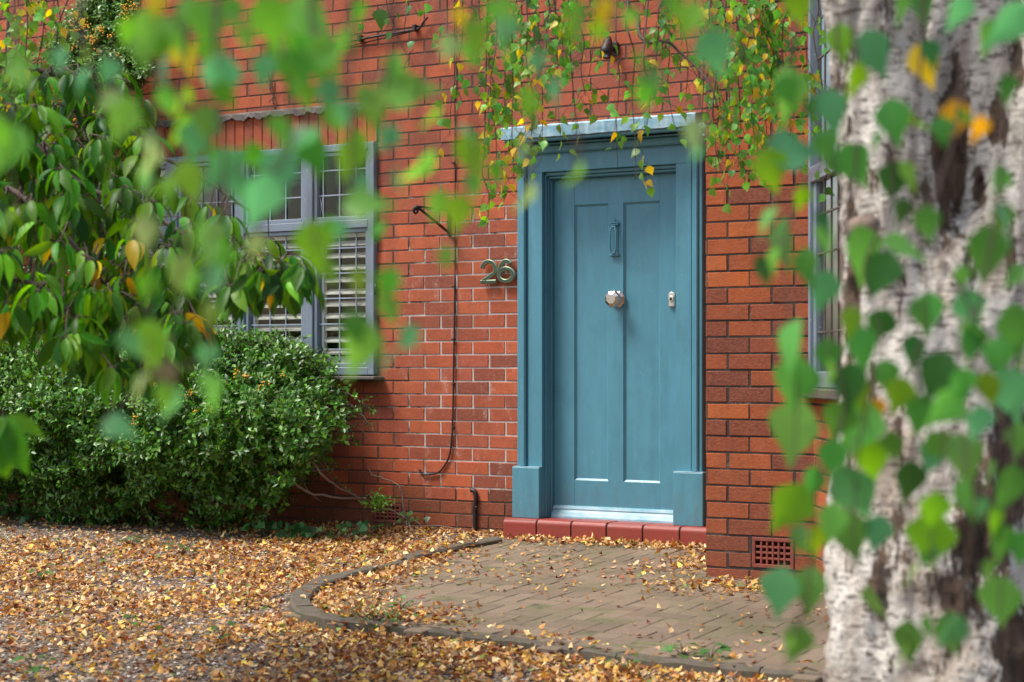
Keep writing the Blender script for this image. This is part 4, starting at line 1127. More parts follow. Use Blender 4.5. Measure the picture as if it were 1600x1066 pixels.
def near_branches(items, cols, dep, limb, spread, seed, fill=0.0, tone='gglbvdl'):
    random.seed(seed)
    groups = {c: [] for c in range(len(cols))}
    for it in items:
        # nearest stem whose line passes beside the leaf
        groups[min(range(len(cols)), key=lambda c: abs(np.interp(it[1], [q[1] for q in cols[c]], [q[0] for q in cols[c]]) - it[0]) + (200 if it[1] > cols[c][-1][1] + 60 else 0))].append(it)
    for c, its in groups.items():
        if not its: continue
        d0 = dep + random.uniform(-spread, spread)
        top = near_on(limb, cp(cols[c][0][0], -100, d0))
        line = bez([top] + [cp(x, y, d0) for x, y in cols[c]], 40)
        mb = MB(); mb.tube(line, list(np.linspace(.0030, .0010, len(line))), 6)
        lv = Leaves(BIRCH); arr = np.array(line)
        fu, fv, _ = project(arr); its = list(its)
        if fill > 0:
            yv = 0
            while yv < cols[c][-1][1]:
                yv += random.uniform(30, 70) / fill
                its.append((float(np.interp(yv, [q[1] for q in cols[c]], [q[0] for q in cols[c]])) + random.gauss(0, 24), yv, random.uniform(40, 64), random.gauss(92, 26), random.random() < .35, random.choice(tone)))
        for (x, y, l, a, nrw, t) in its:
            dd = d0 + random.uniform(-.07, .07)
            p = cam_leaf(lv, x, y, dd, l, a, nrw, t)
            lv_p = p; du = arr - (p + UP * .03); i = int(np.argmin(np.linalg.norm(du, axis=1)))
            mid = (arr[i] + p) / 2 + UP * .006
            mb.tube(bez([arr[i], mid, p], 6), .0009, 4)
        tw = mb.build('hanging_twig', M['twig'], birch)
        lv.build('leaves', M['leaf_near'], tw)
near_branches(NEAR_L, [[(20,-80),(22,60),(10,250)],[(130,-80),(120,40),(150,130),(195,210)],[(240,-80),(240,60),(250,160),(238,280),(230,560),(212,620)],[(292,-80),(285,180),(300,300),(280,440),(262,600)],[(345,-80),(335,80),(350,280),(325,400),(328,620)],[(430,-80),(440,60),(455,220),(412,300),(400,400)],[(500,-80),(490,60),(512,160),(490,260),(492,410)],[(552,-80),(545,100),(550,260),(570,330),(560,560)],[(620,-80),(610,90),(590,180),(608,240),(610,500)],[(700,-80),(655,150),(660,290)],[(740,-80),(742,60),(738,260),(716,350)],[(785,-80),(782,60)]], 1.85, limb1, .14, 5, .5, 'lgbvpgbg')
near_branches(NEAR_T, [[(850,-80),(845,100),(820,320)],[(915,-80),(905,50),(900,290)],[(945,-80),(940,60)],[(1020,-80),(1012,160)],[(1085,-80),(1110,90),(1088,250)]], 1.7, limb1, .12, 6)
NS = 1.08; GL = dict(G); G.update({'g': (.085, .28, .05), 'l': (.15, .40, .075), 'b': (.11, .33, .14), 'd': (.038, .15, .03), 'v': (.17, .36, .03)})
near_branches(NEAR_R, [[(1245,-80),(1235,160),(1210,280),(1205,360)],[(1300,-80),(1310,180),(1255,300),(1225,400),(1245,620),(1235,800)],[(1330,-80),(1338,260),(1290,460),(1320,640),(1275,760),(1262,930),(1228,1030)],[(1380,-80),(1370,90),(1396,290),(1350,420),(1375,520),(1345,680),(1335,850),(1364,960)],[(1445,-80),(1440,80),(1425,280),(1450,490),(1430,560),(1440,650),(1420,760),(1422,1010)],[(1500,-80),(1495,190),(1450,360),(1518,490),(1470,600),(1475,700),(1455,850),(1486,1000)],[(1580,-80),(1570,60),(1562,290),(1545,400),(1520,540),(1508,720),(1508,790)],[(1610,-80),(1600,300),(1590,520),(1582,640),(1575,780),(1566,860),(1562,960)]], 2.3, limb3, .15, 7, .25)

# the sharper sprays in front of the door head
G.update(GL)
random.seed(9)
def spray(x0, y0, x1, y1, depth, tints, dens=1.0, size=(.036, .052), limb=limb2, start=None):
    p0 = start if start is not None else near_on(limb, cp(x0, -60, depth))
    mids = [p0]
    k = 4
    for i in range(k + 1):
        t = i / k; mids.append(cp(x0 + (x1 - x0) * t + random.uniform(-6, 6), y0 + (y1 - y0) * t, depth + random.uniform(-.05, .05)))
    line = bez(mids, 44); mb = MB(); mb.tube(line, list(np.linspace(.0042, .0013, len(line))), 5); lv = Leaves(BIRCH)
    arr = np.array(line); u, v, _ = project(arr)
    vis = [i for i in range(len(line)) if v[i] > -30]
    step = max(1, int(2 / dens))
    for i in vis[::step]:
        p = arr[i]
        sd = RT * random.uniform(-1, 1) + FW * random.uniform(-.7, .7) - UP * random.uniform(.2, 1.0); sd /= np.linalg.norm(sd)
        m_ = random.choice((1, 2, 2, 3)) if dens >= 1 else random.choice((0, 1, 1, 2))
        ln = random.uniform(.03, .11); q = p + sd * ln - UP * ln * .3
        if m_: mb.tube([p, (p + q) / 2 + UP * .008, q], .0010, 4)
        for j in range(m_):
            b = p + (q - p) * ((j + 1) / m_)
            a = random.gauss(90, 34); dd = RT * math.cos(math.radians(a)) - UP * math.sin(math.radians(a)) + FW * random.uniform(-.6, .4)
            n = -FW * random.uniform(-.1, 1) + UP * random.uniform(0, .9) + RT * random.uniform(-.8, .8)
            t = random.choice(tints); c = np.array(G[t]) * random.uniform(.75, 1.2)
            lv.add(b, dd, n, random.uniform(*size), c, random.uniform(.9, 1.1))
    tw = mb.build('hanging_twig', M['twig'], birch)
    if lv.p: lv.build('leaves', M['leaf_birch'], tw)
main_l = bez([near_on(limb2, cp(980, -110, 7.2)), cp(980, 2, 7.1), cp(996, 24, 7.1), cp(1000, 56, 7.05), cp(1023, 68, 7.0), cp(1044, 66, 7.0), cp(1062, 82, 7.0), cp(1093, 110, 6.95), cp(1112, 138, 6.9), cp(1122, 172, 6.9)], 40)
mb = MB(); mb.tube(main_l, list(np.linspace(.011, .003, len(main_l))), 7); mb.build('limb', M['bark'], birch)
mix1 = ['g', 'g', 'v', 'v', 'g', 'd', 'l', 'l', 'y']; mix2 = ['g', 'v', 'y', 'y', 'v', 'g', 'd', 'l', 'l']; mix3 = ['v', 'v', 'l', 'g', 'l', 'g', 'v', 'y']
for a in [(700,-20,712,150,7.4,mix1,.7),(728,-20,705,212,7.5,mix2,.7),(745,-20,772,190,7.3,mix1,1),(770,-20,772,292,7.2,mix2,1.2),(790,-20,808,282,7.25,mix1,1.3),(806,-20,790,180,7.4,mix1,1),(815,-20,832,215,7.1,mix2,1.2),(835,-20,850,252,7.3,mix1,1),(862,-20,870,190,7.2,mix1,.9),(885,-20,902,238,7.15,mix1,.8),(905,-20,912,150,7.3,mix1,1),(930,-20,925,120,7.3,mix1,.7),(960,-20,968,262,7.1,mix1,.6),(985,20,992,282,6.95,mix1,.7),(1010,60,1015,200,7.0,mix2,.8),(1040,-20,1046,190,7.2,mix2,1),(1058,-20,1075,150,7.2,mix1,.9),(1090,-20,1098,230,7.0,mix1,.8),(1110,-20,1125,210,6.9,mix2,1.2),(1128,-20,1140,222,7.1,mix1,1.3),(1150,-20,1158,262,7.2,mix1,1.5),(1168,-20,1182,250,6.9,mix1,1.5),(1190,-20,1200,238,7.1,mix2,1.4),(1212,-20,1206,272,7.3,mix1,1.2),(1226,-20,1232,240,7.0,mix2,1.1),(1250,-20,1262,190,7.2,mix1,1),(1272,-20,1288,282,7.3,mix1,.7),(1112,150,1130,300,6.9,mix1,.6),(1145,-20,1172,150,6.8,mix1,1.2),(752,200,764,340,7.2,mix1,.5),(640,-40,628,50,7.4,['g','d'],.4),(860,-20,845,120,7.0,mix1,1),(880,-20,885,90,7.1,mix2,1),(1180,-20,1215,110,7.0,mix1,1.4),(1040,-20,1020,110,7.0,mix1,1)]:
    spray(*a)
for a in [(15,-30,22,190,6.8,mix3,1.2),(45,-30,40,230,6.7,mix3,1.3),(70,-30,62,150,6.9,mix3,1.2),(95,-30,88,60,6.8,mix3,.8),(110,-30,60,240,7.0,mix3,.8),(5,60,15,200,6.8,mix3,1),(30,100,75,210,6.8,mix3,1)]:
    spray(*a)

# ------------------------------------------------------------------ cherry
random.seed(12); rng = np.random.default_rng(12)
cb_ = cp(-520, 820, 6.8); cb_[2] = zg(cb_[1]) - .03
cherry = empty('cherry_tree', cb_, 'cherry tree with large drooping dark green leaves left of the window', 'cherry tree')
mb = MB(); tr_ = bez([cb_, cp(-505, 520, 6.8), cp(-470, 200, 6.75), cp(-430, -40, 6.7), cp(-400, -320, 6.7)], 30)
mb.tube([p + rv(.008) for p in tr_], list(np.linspace(.13, .07, len(tr_))), 12); mb.build('trunk', M['bark'], cherry)
BR = [[tr_[-12], cp(-200, 140, 6.6), cp(-60, 178, 6.5), cp(20, 195, 6.4), cp(60, 232, 6.35), cp(130, 290, 6.3), cp(230, 332, 6.2), cp(330, 392, 6.1), cp(430, 438, 6.0), cp(462, 452, 6.0)],
      [tr_[-10], cp(-100, 90, 6.8), cp(100, 120, 6.9), cp(190, 180, 6.8), cp(225, 232, 6.7), cp(300, 268, 6.6), cp(390, 330, 6.5)],
      [tr_[-14], cp(-160, 250, 6.2), cp(0, 290, 6.1), cp(60, 330, 6.0), cp(140, 410, 6.0), cp(200, 505, 5.9), cp(240, 570, 5.9)],
      [tr_[-17], cp(-150, 420, 5.9), cp(40, 440, 5.8), cp(110, 490, 5.8), cp(150, 560, 5.8)],
      [cp(110, 125, 6.9), cp(130, 200, 6.7), cp(150, 290, 6.6), cp(158, 380, 6.5)],
      [cp(230, 332, 6.2), cp(270, 400, 6.1), cp(300, 480, 6.0), cp(290, 540, 6.0)],
      [cp(-60, 178, 6.5), cp(40, 300, 6.7), cp(80, 420, 6.8), cp(70, 520, 6.8)]]
allp = []
for i, b in enumerate(BR):
    ln = bez(b, 48); r0 = [.019, .016, .015, .012, .008, .007, .009][i]
    mb = MB(); mb.tube(ln, list(np.linspace(r0, .004, len(ln))), 8); mb.build('branch', M['bark'], cherry); allp += ln
allp = np.array(allp); au, av, az = project(allp)
CPOLY = np.array([(-120, 150), (40, 140), (110, 120), (190, 135), (236, 180), (240, 250), (315, 310), (370, 365), (425, 400), (472, 432), (488, 470), (470, 470), (410, 478), (360, 488), (335, 505), (318, 560), (285, 575), (230, 600), (150, 600), (110, 575), (60, 540), (-120, 520)], float)
CT = {'a': (.048, .175, .015), 'b': (.085, .25, .02), 'c': (.18, .40, .028), 'y': (.70, .46, .02), 'k': (.030, .105, .02)}
clusters = []
while len(clusters) < 430:
    x, y = rng.uniform(-120, 490), rng.uniform(60, 605)
    if not in_poly(np.array([x]), np.array([y]), CPOLY)[0]: continue
    dens = 1.0 if x < 230 else (.75 if x < 330 else .6)
    if x > 330 and y > 470: dens *= .5
    if rng.uniform() > dens: continue
    clusters.append((x, y))
clusters += [(395, 455), (452, 455), (468, 462), (440, 432), (380, 440), (355, 470), (300, 550), (262, 545), (312, 530), (420, 395), (470, 440), (150, 585), (250, 590), (190, 540)]
lv = Leaves(CHERRY); mb = MB()
for (x, y) in clusters:
    dist = np.hypot(au - x, av - (y - 28)); i = int(np.argmin(dist + rng.uniform(0, 25, len(dist))))
    dep = az[i] + rng.uniform(-.35, .35)
    tip = cp(x, y - 26, dep); a0 = allp[i]
    mid = (a0 + tip) / 2 + UP * .03 + rv(.02)
    tl = bez([a0, mid, tip], 8); mb.tube(tl, list(np.linspace(.0040, .0020, len(tl))), 5)
    out = tip - a0; out[2] = 0; out = out / (np.linalg.norm(out) + 1e-6)
    nl = rng.integers(4, 8)
    ph = rng.uniform(0, 2 * PI)
    for k in range(nl):
        an = ph + 2 * PI * k / nl + rng.uniform(-.3, .3)
        h = RT * math.cos(an) + FW * math.sin(an)
        d = h * rng.uniform(.35, 1.1) - UP * rng.uniform(.35, 1.35) + out * .35
        d = d / np.linalg.norm(d)
        n = h * .6 + UP * rng.uniform(.3, 1.0) + rv(.42)
        q = rng.uniform()
        yel = .012 + (.13 if (60 < x < 230 and 390 < y < 470) else 0) 
        t = 'y' if q < yel else rng.choice(['a', 'a', 'b', 'b', 'c', 'k'])
        b = tip + h * .012; st = b + d * .018
        mb.tube([tip, st], .0011, 4)
        lv.add(st, d, n, rng.uniform(.076, .125), np.array(CT[t]) * rng.uniform(.6, 1.35), rng.uniform(.68, .92))
tw = mb.build('twigs', M['twig'], cherry); lv.build('leaves', M['leaf_cherry'], cherry)
# a low shoot of the cherry reaching in from the left edge
lv = Leaves(CHERRY); mb = MB()
sp = bez([tr_[10], cp(-260, 560, 4.2), cp(-60, 600, 3.3), cp(10, 652, 3.2)], 16); mb.tube(sp, list(np.linspace(.008, .002, len(sp))), 6)
for (x, y, l, a, nw) in [(38, 690, 96, 92, 0), (18, 676, 92, 72, 0), (-4, 712, 92, 98, 0), (36, 662, 60, 20, 1), (2, 668, 70, 130, 0)]:
    a_ = math.radians(a); d = RT * math.cos(a_) - UP * math.sin(a_) + FW * random.uniform(-.3, .1); d /= np.linalg.norm(d)
    lv.add(sp[-1], d, -FW + UP * random.uniform(.2, .7) + RT * random.uniform(-.4, .4), l * 3.2 / FPX, np.array(CT['b']), 1.05)
tw = mb.build('low_branch', M['twig'], cherry); lv.build('leaves', M['leaf_cherry'], tw)

# ------------------------------------------------------------------ pyracantha
PT = [(.045, .15, .012), (.072, .21, .016), (.13, .32, .028), (.03, .105, .011), (.095, .24, .02)]
def sprig(lv, mb, p, d, ln, nl, size=(.018, .032), tint=None):
    d = d / np.linalg.norm(d); side = np.cross(d, rv()); side /= np.linalg.norm(side); up = np.cross(d, side)
    bend = rv(.25); e = p + d * ln + bend * ln * .4
    if mb is not None: mb.tube([p, p + d * ln * .5 + bend * ln * .1, e], [.0022, .0017, .001], 4)
    for k in range(nl):
        t = .15 + .85 * k / max(1, nl - 1); b = p + d * ln * t + bend * ln * .4 * t * t
        an = k * 2.4; o = side * math.cos(an) + up * math.sin(an)
        ld = o * .85 + d * rng.uniform(.35, .9) + UP * .15
        n = d + o * -.4 + rv(.3) + UP * .3
        c = np.array(tint if tint is not None else PT[rng.integers(len(PT))]) * rng.uniform(.75, 1.25)
        lv.add(b, ld, n, rng.uniform(*size), c, rng.uniform(.9, 1.3))
def berries(mb, c, n, r=.042):
    for _ in range(n):
        q = c + rv(r * .5); mb.sphere(q, rng.uniform(.0045, .0062), 6, 4)
SP = np.array([(-140, 560), (-40, 552), (40, 548), (120, 560), (190, 556), (262, 540), (330, 530), (400, 534), (455, 545), (505, 570), (535, 598), (556, 628), (545, 668), (505, 705), (470, 742), (440, 790), (400, 826), (300, 842), (150, 838), (60, 806), (-20, 796), (-140, 800)], float)
sb = ground(260, 838); shrub = empty('pyracantha_shrub', sb, 'broad dense evergreen shrub with orange berries below the wide window', 'shrub')
def front_y(px, py):
    t = np.interp(py, [530, 570, 640, 720, 800, 842], [-.42, -.74, -1.0, -1.0, -.62, -.42])
    e = np.clip((px - 400) / 170, 0, 1); return t * (1 - .62 * e ** 1.5)
lv = Leaves(PYRA); mb = MB(); cnt = 0
while cnt < 4300:
    x, y = rng.uniform(-140, 565), rng.uniform(525, 845)
    if not in_poly(np.array([x]), np.array([y]), SP)[0]: continue
    lump = mnoise.noise(Vector((x * .011, y * .016, 1.7))) + .5 * mnoise.noise(Vector((x * .03, y * .04, 4.7)))
    lo = np.interp(y, [530, 640, 720, 800, 845], [0, 0, .15, .55, .80])
    if rng.uniform() < lo + max(0, -lump) * 1.1: continue
    if x > 470 and rng.uniform() < .55: continue
    Yf = front_y(x, y) + lump * -.15 + rng.exponential(.09)
    p = ony(x, y, min(Yf, -.06))
    d = np.array([(x - 260) / 700.0, -.8, .55 if y < 680 else .15]) + rv(.45) + UP * (.5 if y < 580 else 0)
    sprig(lv, mb, p, d, rng.uniform(.05, .12), int(rng.integers(6, 11)), (.028, .050)); cnt += 1
# body behind the outer shoots
for _ in range(3400):
    x, y = rng.uniform(-140, 500), rng.uniform(550, 765)
    if not in_poly(np.array([x]), np.array([y]), SP)[0]: continue
    p = ony(x, y, min(-.08, front_y(x, y) + rng.uniform(.25, .7))); sprig(lv, None, p, rv() + np.array([0, -.5, .3]), .12, 8, (.038, .06))
# top shell so that the shrub has depth from the window side
for _ in range(900):
    x = rng.uniform(-120, 500); ytop = np.interp(x, SP[:11, 0], SP[:11, 1])
    p = ony(x, ytop + rng.uniform(2, 22), rng.uniform(-.5, -.1)); sprig(lv, mb, p, np.array([0, -.3, 1.0]) + rv(.4), rng.uniform(.05, .11), 9)
# long loose shoots at the right end
for (a, b, c) in [((470, 640), (530, 612), (582, 640)), ((470, 660), (525, 655), (575, 632)), ((450, 720), (520, 690), (560, 690)), ((460, 600), (510, 590), (548, 600)), ((480, 700), (528, 755), (592, 792)), ((480, 640), (545, 645), (570, 662)), ((440, 690), (500, 720), (530, 735)), ((200, 545), (205, 530), (220, 522)), ((420, 540), (430, 528), (445, 520)), ((60, 552), (50, 540), (46, 530))]:
    ln = bez([ony(*a, -.55), ony(*b, -.5), ony(*c, -.46)], 16); mb.tube(ln, list(np.linspace(.006, .0018, len(ln))), 5)
    for i in range(5, len(ln)):
        if rng.uniform() < .75: sprig(lv, mb, np.array(ln[i]), rv() + np.array([.3, -.2, .2]), rng.uniform(.03, .07), 6)
for _ in range(70):
    a = rng.uniform(0, 2 * PI); p = ony(592 + 24 * math.cos(a) * rng.uniform(), 786 + 16 * math.sin(a) * rng.uniform(), -.46 + rng.uniform(-.05, .05)); sprig(lv, None, p, rv() + UP * .3, .05, 3, (.018, .028), PT[2])
tw = MB()
for (pts, r) in [([(300, 838), (290, 760), (250, 690), (180, 620)], .018), ([(310, 840), (330, 760), (380, 690), (430, 620)], .018), ([(320, 842), (400, 790), (450, 745), (520, 735)], .016), ([(280, 838), (200, 770), (120, 720), (40, 660)], .015), ([(290, 838), (180, 830), (90, 800), (70, 795)], .012), ([(312, 838), (300, 700), (310, 600), (330, 545)], .016)]:
    ln = bez([ony(p, q, front_y(p, q) + (.28 if p < 430 else .06)) for p, q in pts], 22); tw.tube([q + rv(.004) for q in ln], list(np.linspace(r, r * .3, len(ln))), 7)
stem = tw.build('stems', M['bark'], shrub); tw = MB()
for (pts, r) in [([(395, 715), (440, 746), (490, 772), (562, 778), (582, 770)], .0105), ([(430, 685), (478, 712), (500, 738), (527, 760), (566, 782)], .011), ([(470, 742), (478, 762), (500, 782)], .005), ([(450, 640), (520, 655), (560, 668), (578, 690)], .006), ([(470, 600), (530, 622), (566, 650), (584, 676)], .006)]:
    ln = bez([ony(p, q, front_y(p, q) + (.30 if k_ == 0 else .12 if k_ == 1 else -.03)) for k_, (p, q) in enumerate(pts)], 22); tw.tube([q + rv(.004) for q in ln], list(np.linspace(r, r * .4, len(ln))), 7)
tw.build('bare_stems', M['palewood'], shrub); mb.build('twigs', M['twig'], shrub); lv.build('foliage', M['leaf_pyra'], shrub)
mb = MB()
for (x, y, n) in [(370, 584, 16), (384, 587, 12), (297, 614, 20), (290, 622, 14), (330, 641, 9), (248, 648, 9), (211, 654, 10), (208, 664, 9), (195, 612, 5), (240, 600, 9), (408, 602, 7), (414, 596, 6), (305, 640, 6), (316, 560, 4), (440, 585, 6), (188, 638, 4), (205, 780, 3), (270, 645, 7), (255, 560, 5), (150, 655, 4), (452, 620, 5)]:
    if n > 5: berries(mb, ony(x, y, front_y(x, y) - .08), n * 2 // 3, .022)
mb.build('berries', M['berry'], shrub, kind='stuff')

# climbing pyracantha on the wall at the far left
cbase = ground(-60, 790); climb = empty('climbing_shrub', np.array([cbase[0], -.25, zg(-.25)]), 'tall berried evergreen climber trained up the brick at upper left', 'climbing shrub')
QP = np.array([(-180, 70), (20, 100), (90, 70), (115, 35), (140, 14), (150, -20), (205, -20), (214, 60), (236, 108), (225, 150), (205, 200), (190, 300), (180, 420), (140, 560), (-180, 580)], float)
lv = Leaves(PYRA); mb = MB(); cnt = 0
while cnt < 3800:
    x, y = rng.uniform(-180, 250), rng.uniform(-20, 575)
    if not in_poly(np.array([x]), np.array([y]), QP)[0]: continue
    lump = mnoise.noise(Vector((x * .02, y * .02, 8.7)))
    if rng.uniform() < max(0, -lump) * 1.2: continue
    p = ony(x, y, -.30 - lump * .12 + rng.exponential(.06)); sprig(lv, mb, p, np.array([(x - 100) / 300, -.8, .3]) + rv(.5), rng.uniform(.05, .12), int(rng.integers(7, 12)), (.020, .034), None if rng.uniform() < .5 else (.17, .30, .06)); cnt += 1
for _ in range(1500):
    x, y = rng.uniform(90, 236), rng.uniform(-25, 130)
    if not in_poly(np.array([x]), np.array([y]), QP)[0]: continue
    p = ony(x, y, -.42 + rng.exponential(.07)); sprig(lv, mb, p, np.array([(x - 160) / 150, -.8, .4]) + rv(.5), rng.uniform(.05, .11), 9, (.028, .046), (.16, .32, .06) if rng.uniform() < .6 else (.09, .22, .04))
for (a, b, c) in [((200, 110), (215, 108), (234, 98)), ((150, 160), (200, 130), (236, 96)), ((195, 60), (205, 30), (210, 0))]:
    ln = bez([ony(*a, -.3), ony(*b, -.3), ony(*c, -.28)], 12); mb.tube(ln, .003, 5)
    for q in ln[4:]: sprig(lv, mb, np.array(q), rv(), .05, 6)
tw = MB()
for pts in ([(-60, 790), (-40, 500), (40, 250), (120, 60)], [(-50, 790), (20, 500), (90, 300), (180, 100), (195, -20)], [(-70, 790), (-110, 500), (-60, 250)]):
    ln = bez([ony(p, q, -.16) for p, q in pts], 24); tw.tube([q + rv(.006) for q in ln], list(np.linspace(.022, .006, len(ln))), 7)
tw.build('stems', M['bark'], climb); mb.build('twigs', M['twig'], climb); lv.build('foliage', M['leaf_pyra'], climb)
mb = MB()
for (x, y, n) in [(112, 36, 14), (120, 46, 16), (133, 44, 14), (146, 62, 16), (160, 47, 14), (141, 60, 12), (172, 50, 8), (198, 28, 22), (203, 44, 22), (196, 12, 14), (208, 10, 14), (98, 52, 8), (105, 70, 8), (116, 72, 8), (155, 82, 6), (110, 190, 26), (106, 197, 18), (75, 153, 12), (78, 160, 8), (125, 160, 12), (20, 180, 10), (60, 250, 10), (55, 258, 8), (72, 120, 6), (150, 45, 10), (25, 125, 5), (15, 178, 5), (128, 30, 8), (183, 86, 6)]:
    berries(mb, ony(x, y, -.52), n, .032)
mb.build('berries', M['berry'], climb, kind='stuff')

# ------------------------------------------------------------------ small plants
ivs = [('ivy trailing along the wall foot below the low air brick', [(480, 832, 10), (556, 826, 8), (575, 832, 8), (598, 822, 8), (640, 812, 6), (652, 806, 4), (530, 838, 6)]),
       ('low ivy creeping at the foot of the shrub at far left', [(20, 800, 12), (45, 806, 12), (60, 798, 10), (80, 806, 8), (5, 792, 8)]),
       ('dark ivy in the shade between the shrub and the wall', [(430, 826, 10), (450, 832, 12), (470, 834, 10), (410, 830, 8), (500, 832, 6)])]
for lab, cl in ivs:
    b0_ = ground(cl[0][0], cl[0][1] + 12); pl = empty('ivy_plant', b0_, lab, 'ivy', 'ivy at the foot of the house')
    lv = Leaves(IVY); mb = MB(); prev = b0_
    for (x, y, n) in cl:
        gp = ground(x, y + 10); 
        if gp[1] > -.05: gp = ony(x, y + 10, -.06); gp[2] = max(gp[2], 0)
        mb.tube(bez([prev, (prev + gp) / 2 + UP * .03, gp + UP * .01], 6), .0025, 5); prev = gp
        for _ in range(n):
            q = gp + np.array([rng.uniform(-.09, .09), rng.uniform(-.06, .03), rng.uniform(.02, .09)])
            d = np.array([rng.uniform(-1, 1), -.5, rng.uniform(-.6, .2)]); mb.tube([gp, q], .001, 4)
            lv.add(q, d, np.array([0, -.8, .8]) + rv(.35), rng.uniform(.035, .06), np.array((.05, .17, .035)) * rng.uniform(.7, 1.4))
    mb.build('stem', M['twig'], pl); lv.build('leaves', M['leaf_ivy'], pl)
# bare sapling against the wall
sg = ground(648, 838); sg[1] = min(sg[1], -.12)
m = MB(); pts = bez([sg] + [ony(p, q, -.14) for p, q in ((640, 822), (632, 800), (628, 772), (620, 757), (600, 748), (582, 742), (577, 734), (574, 728))], 36)
m.tube([q + rv(.002) for q in pts], list(np.linspace(.0075, .0025, len(pts))), 6)
m.tube(bez([ony(633, 806, -.14), ony(655, 818, -.13), ony(664, 832, -.12)], 8), .003, 5); m.tube(bez([ony(636, 812, -.14), ony(618, 800, -.14), ony(600, 794, -.14)], 8), .003, 5)
m.tube(bez([ony(640, 822, -.14), ony(690, 822, -.1), ony(735, 832, -.08)], 8), .0028, 5)
tag(m.build('bare_sapling', M['palewood']), 'thin bare crooked stem leaning against the brick beside the shrub', 'sapling')
# dead climber stems on the upper wall
m = MB(); m.tube([q + rv(.004) for q in bez([ony(p, q, -.02) for p, q in ((430, 60), (424, 82), (420, 110), (421, 130), (426, 150), (427, 162))], 24)], list(np.linspace(.008, .004, 25))[:25] if False else .006, 6)
for (p, q, r, s_) in ((419, 118, 412, 122), (422, 138, 430, 134), (426, 152, 420, 160), (421, 100, 428, 96)): m.tube([ony(p, q, -.02), ony(r, s_, -.03)], .003, 5)
tag(m.build('dead_vine', M['bark']), 'short dead vine stem hanging on the brick above the wide window', 'vine')
vn = empty('wall_vine', ony(635, 100, -.02), 'thin brown vine tendril with one green leaf on the upper brickwork', 'vine')
m = MB(); m.tube(bez([ony(p, q, -.03) for p, q in ((600, -30), (604, 5), (612, 32), (622, 60), (632, 80), (640, 88), (634, 98), (630, 115))], 30), .004, 5)
m.tube(bez([ony(604, 5, -.03), ony(597, 12, -.05), ony(593, 18, -.06)], 6), .002, 4); m.tube([ony(637, 86, -.03), ony(646, 78, -.04)], .003, 4); m.tube(bez([ony(612, 32, -.03), ony(600, 48, -.03), ony(596, 52, -.03)], 6), .0025, 4)
m.build('stem', M['twig'], vn)
lv = Leaves(IVY); lv.add(ony(594, 14, -.08), -UP + RT * .05, -FW + UP * .2, .135, np.array((.07, .22, .03)), .8); lv.add(ony(566, 38, -.06), -UP - RT * .5, -FW + RT * .6, .06, np.array((.08, .24, .04)), .8)
lv.build('leaves', M['leaf_ivy'], vn)
# seedlings in the gravel
weeds = [(62, 905, 7, .06, 'small green seedling near the left edge of the leafy gravel'), (205, 985, 9, .05, 'dull green weed in the bare gravel at lower left'), (52, 1052, 7, .075, 'broad leaved seedling in the near left corner of the gravel'), (345, 1000, 9, .045, 'grey green weed among orange leaves left of the curved kerb'), (285, 868, 16, .05, 'bright green shoots under the front of the shrub'), (205, 852, 14, .05, 'low green shoots at the left foot of the shrub'), (1068, 1032, 8, .06, 'yellow green seedling against the outside of the front kerb'), (1110, 1032, 7, .06, 'dark green seedling rooted at the kerb near the birch'), (970, 1052, 7, .05, 'pale weed in the leaves before the front kerb'), (625, 955, 8, .035, 'mossy green weed growing over the kerb bend'), (385, 948, 8, .03, 'tiny green weed in thick leaves left of the kerb bend')]
for (x, y, n, sz, lab) in weeds:
    gp = ground(x, y); pl = empty('weed', gp, lab, 'weed', 'weeds in the gravel'); lv = Leaves(IVY if sz > .04 else BIRCH_LO); mb = MB()
    for k in range(n):
        a = rng.uniform(0, 2 * PI); r = rng.uniform(.01, .05) * (1.8 if n > 10 else 1); q = gp + np.array([math.cos(a) * r, math.sin(a) * r, rng.uniform(.02, .07)])
        mb.tube([gp, (gp + q) / 2 + UP * .012, q], .0012, 4)
        lv.add(q, np.array([math.cos(a), math.sin(a), -.1]), UP + rv(.25), sz * rng.uniform(.6, 1.0), np.array((.075, .20, .045)) * rng.uniform(.7, 1.4), .9)
    mb.build('stem', M['twig'], pl); lv.build('leaves', M['leaf_ivy'], pl)
gp = ground(585, 978); pl = empty('herb', gp, 'ferny herb with small pink flowers beside the mossy kerb bend', 'herb')
lv = Leaves(BIRCH_LO); mb = MB(); pt = MB()
for k in range(120):
    a = rng.uniform(0, 2 * PI); r = rng.uniform(.02, .16); q = gp + np.array([math.cos(a) * r * 1.3, math.sin(a) * r * .6, rng.uniform(.03, .10)])
    if k % 4 == 0: mb.tube([gp, (gp + q) / 2 + UP * .02, q], .001, 4)
    lv.add(q, np.array([math.cos(a), math.sin(a), rng.uniform(-.3, .4)]), UP + rv(.4), rng.uniform(.012, .024), np.array((.08, .20, .04)) * rng.uniform(.7, 1.4))
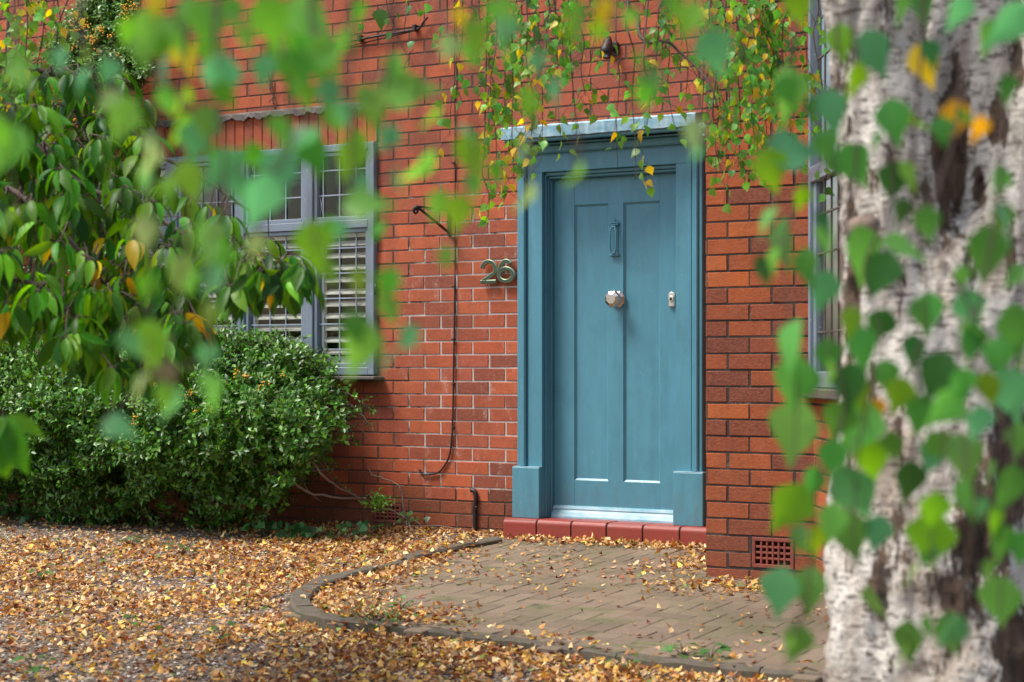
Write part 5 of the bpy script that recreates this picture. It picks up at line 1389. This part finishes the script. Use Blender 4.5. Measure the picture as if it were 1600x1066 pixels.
for (x, y) in ((541, 955), (601, 965), (581, 972)):
    c = cp(x, y, project(gp[None])[2][0]); mb.tube([gp, (gp + c) / 2 + UP * .01, c], .001, 4)
    pt = MB()
    for k in range(5):
        a = 2 * PI * k / 5; dd = np.array([math.cos(a) * .008, -.004, math.sin(a) * .008])
        pt.add([c, c + dd * .7 + np.array([.003, 0, .003]), c + dd * 1.2, c + dd * .7 - np.array([.003, 0, .003])], [(0, 1, 2, 3)])
    pt.build('flower', M['petal'], pl)
mb.build('stem', M['twig'], pl); lv.build('leaves', M['leaf_ivy'], pl)

# ------------------------------------------------------------------ camera, light, render
cd = bpy.data.cameras.new('camera'); cam = bpy.data.objects.new('camera', cd); COL.objects.link(cam); C.camera = cam
cam.location = CAM; cam.rotation_euler = (PI / 2, 0, TH)
cd.sensor_fit = 'HORIZONTAL'; cd.sensor_width = 36; cd.lens = FPX / 1600 * 36; cd.shift_y = (V0 - 533) / 1600; cd.clip_start = .05; cd.clip_end = 500
cd.dof.use_dof = True; cd.dof.focus_distance = 9.6; cd.dof.aperture_fstop = 3.1; cd.dof.aperture_blades = 9
w = bpy.data.worlds.new('World'); C.world = w; w.use_nodes = True
nt = w.node_tree; sky = nt.nodes.new('ShaderNodeTexSky'); sky.sky_type = 'NISHITA'; sky.sun_disc = False
SUN_EL, sd = math.radians(60), np.array([-.74, -.67])
sky.sun_elevation = SUN_EL; sky.sun_rotation = math.atan2(sd[0], sd[1]); sky.dust_density = 3.0; sky.air_density = 1.2; sky.ozone_density = .6
bg = nt.nodes['Background']; nt.links.new(sky.outputs[0], bg.inputs[0]); bg.inputs[1].default_value = .108
sl = bpy.data.lights.new('sun', 'SUN'); so = bpy.data.objects.new('sun', sl); COL.objects.link(so)
sl.energy = 2.4; sl.angle = math.radians(20); sl.color = (1.0, .95, .88)
sv = Vector((sd[0] * math.cos(SUN_EL), sd[1] * math.cos(SUN_EL), math.sin(SUN_EL) * np.linalg.norm(sd)))
so.rotation_euler = sv.to_track_quat('Z', 'Y').to_euler(); so.location = (-6, -9, 9)
C.view_settings.view_transform = 'Standard'; C.view_settings.look = 'None'; C.view_settings.gamma = 1; C.view_settings.exposure = 1.02
C.render.engine = 'CYCLES'
C.cycles.use_denoising = True; C.cycles.max_bounces = 8; C.cycles.transparent_max_bounces = 12; C.cycles.sample_clamp_indirect = 6
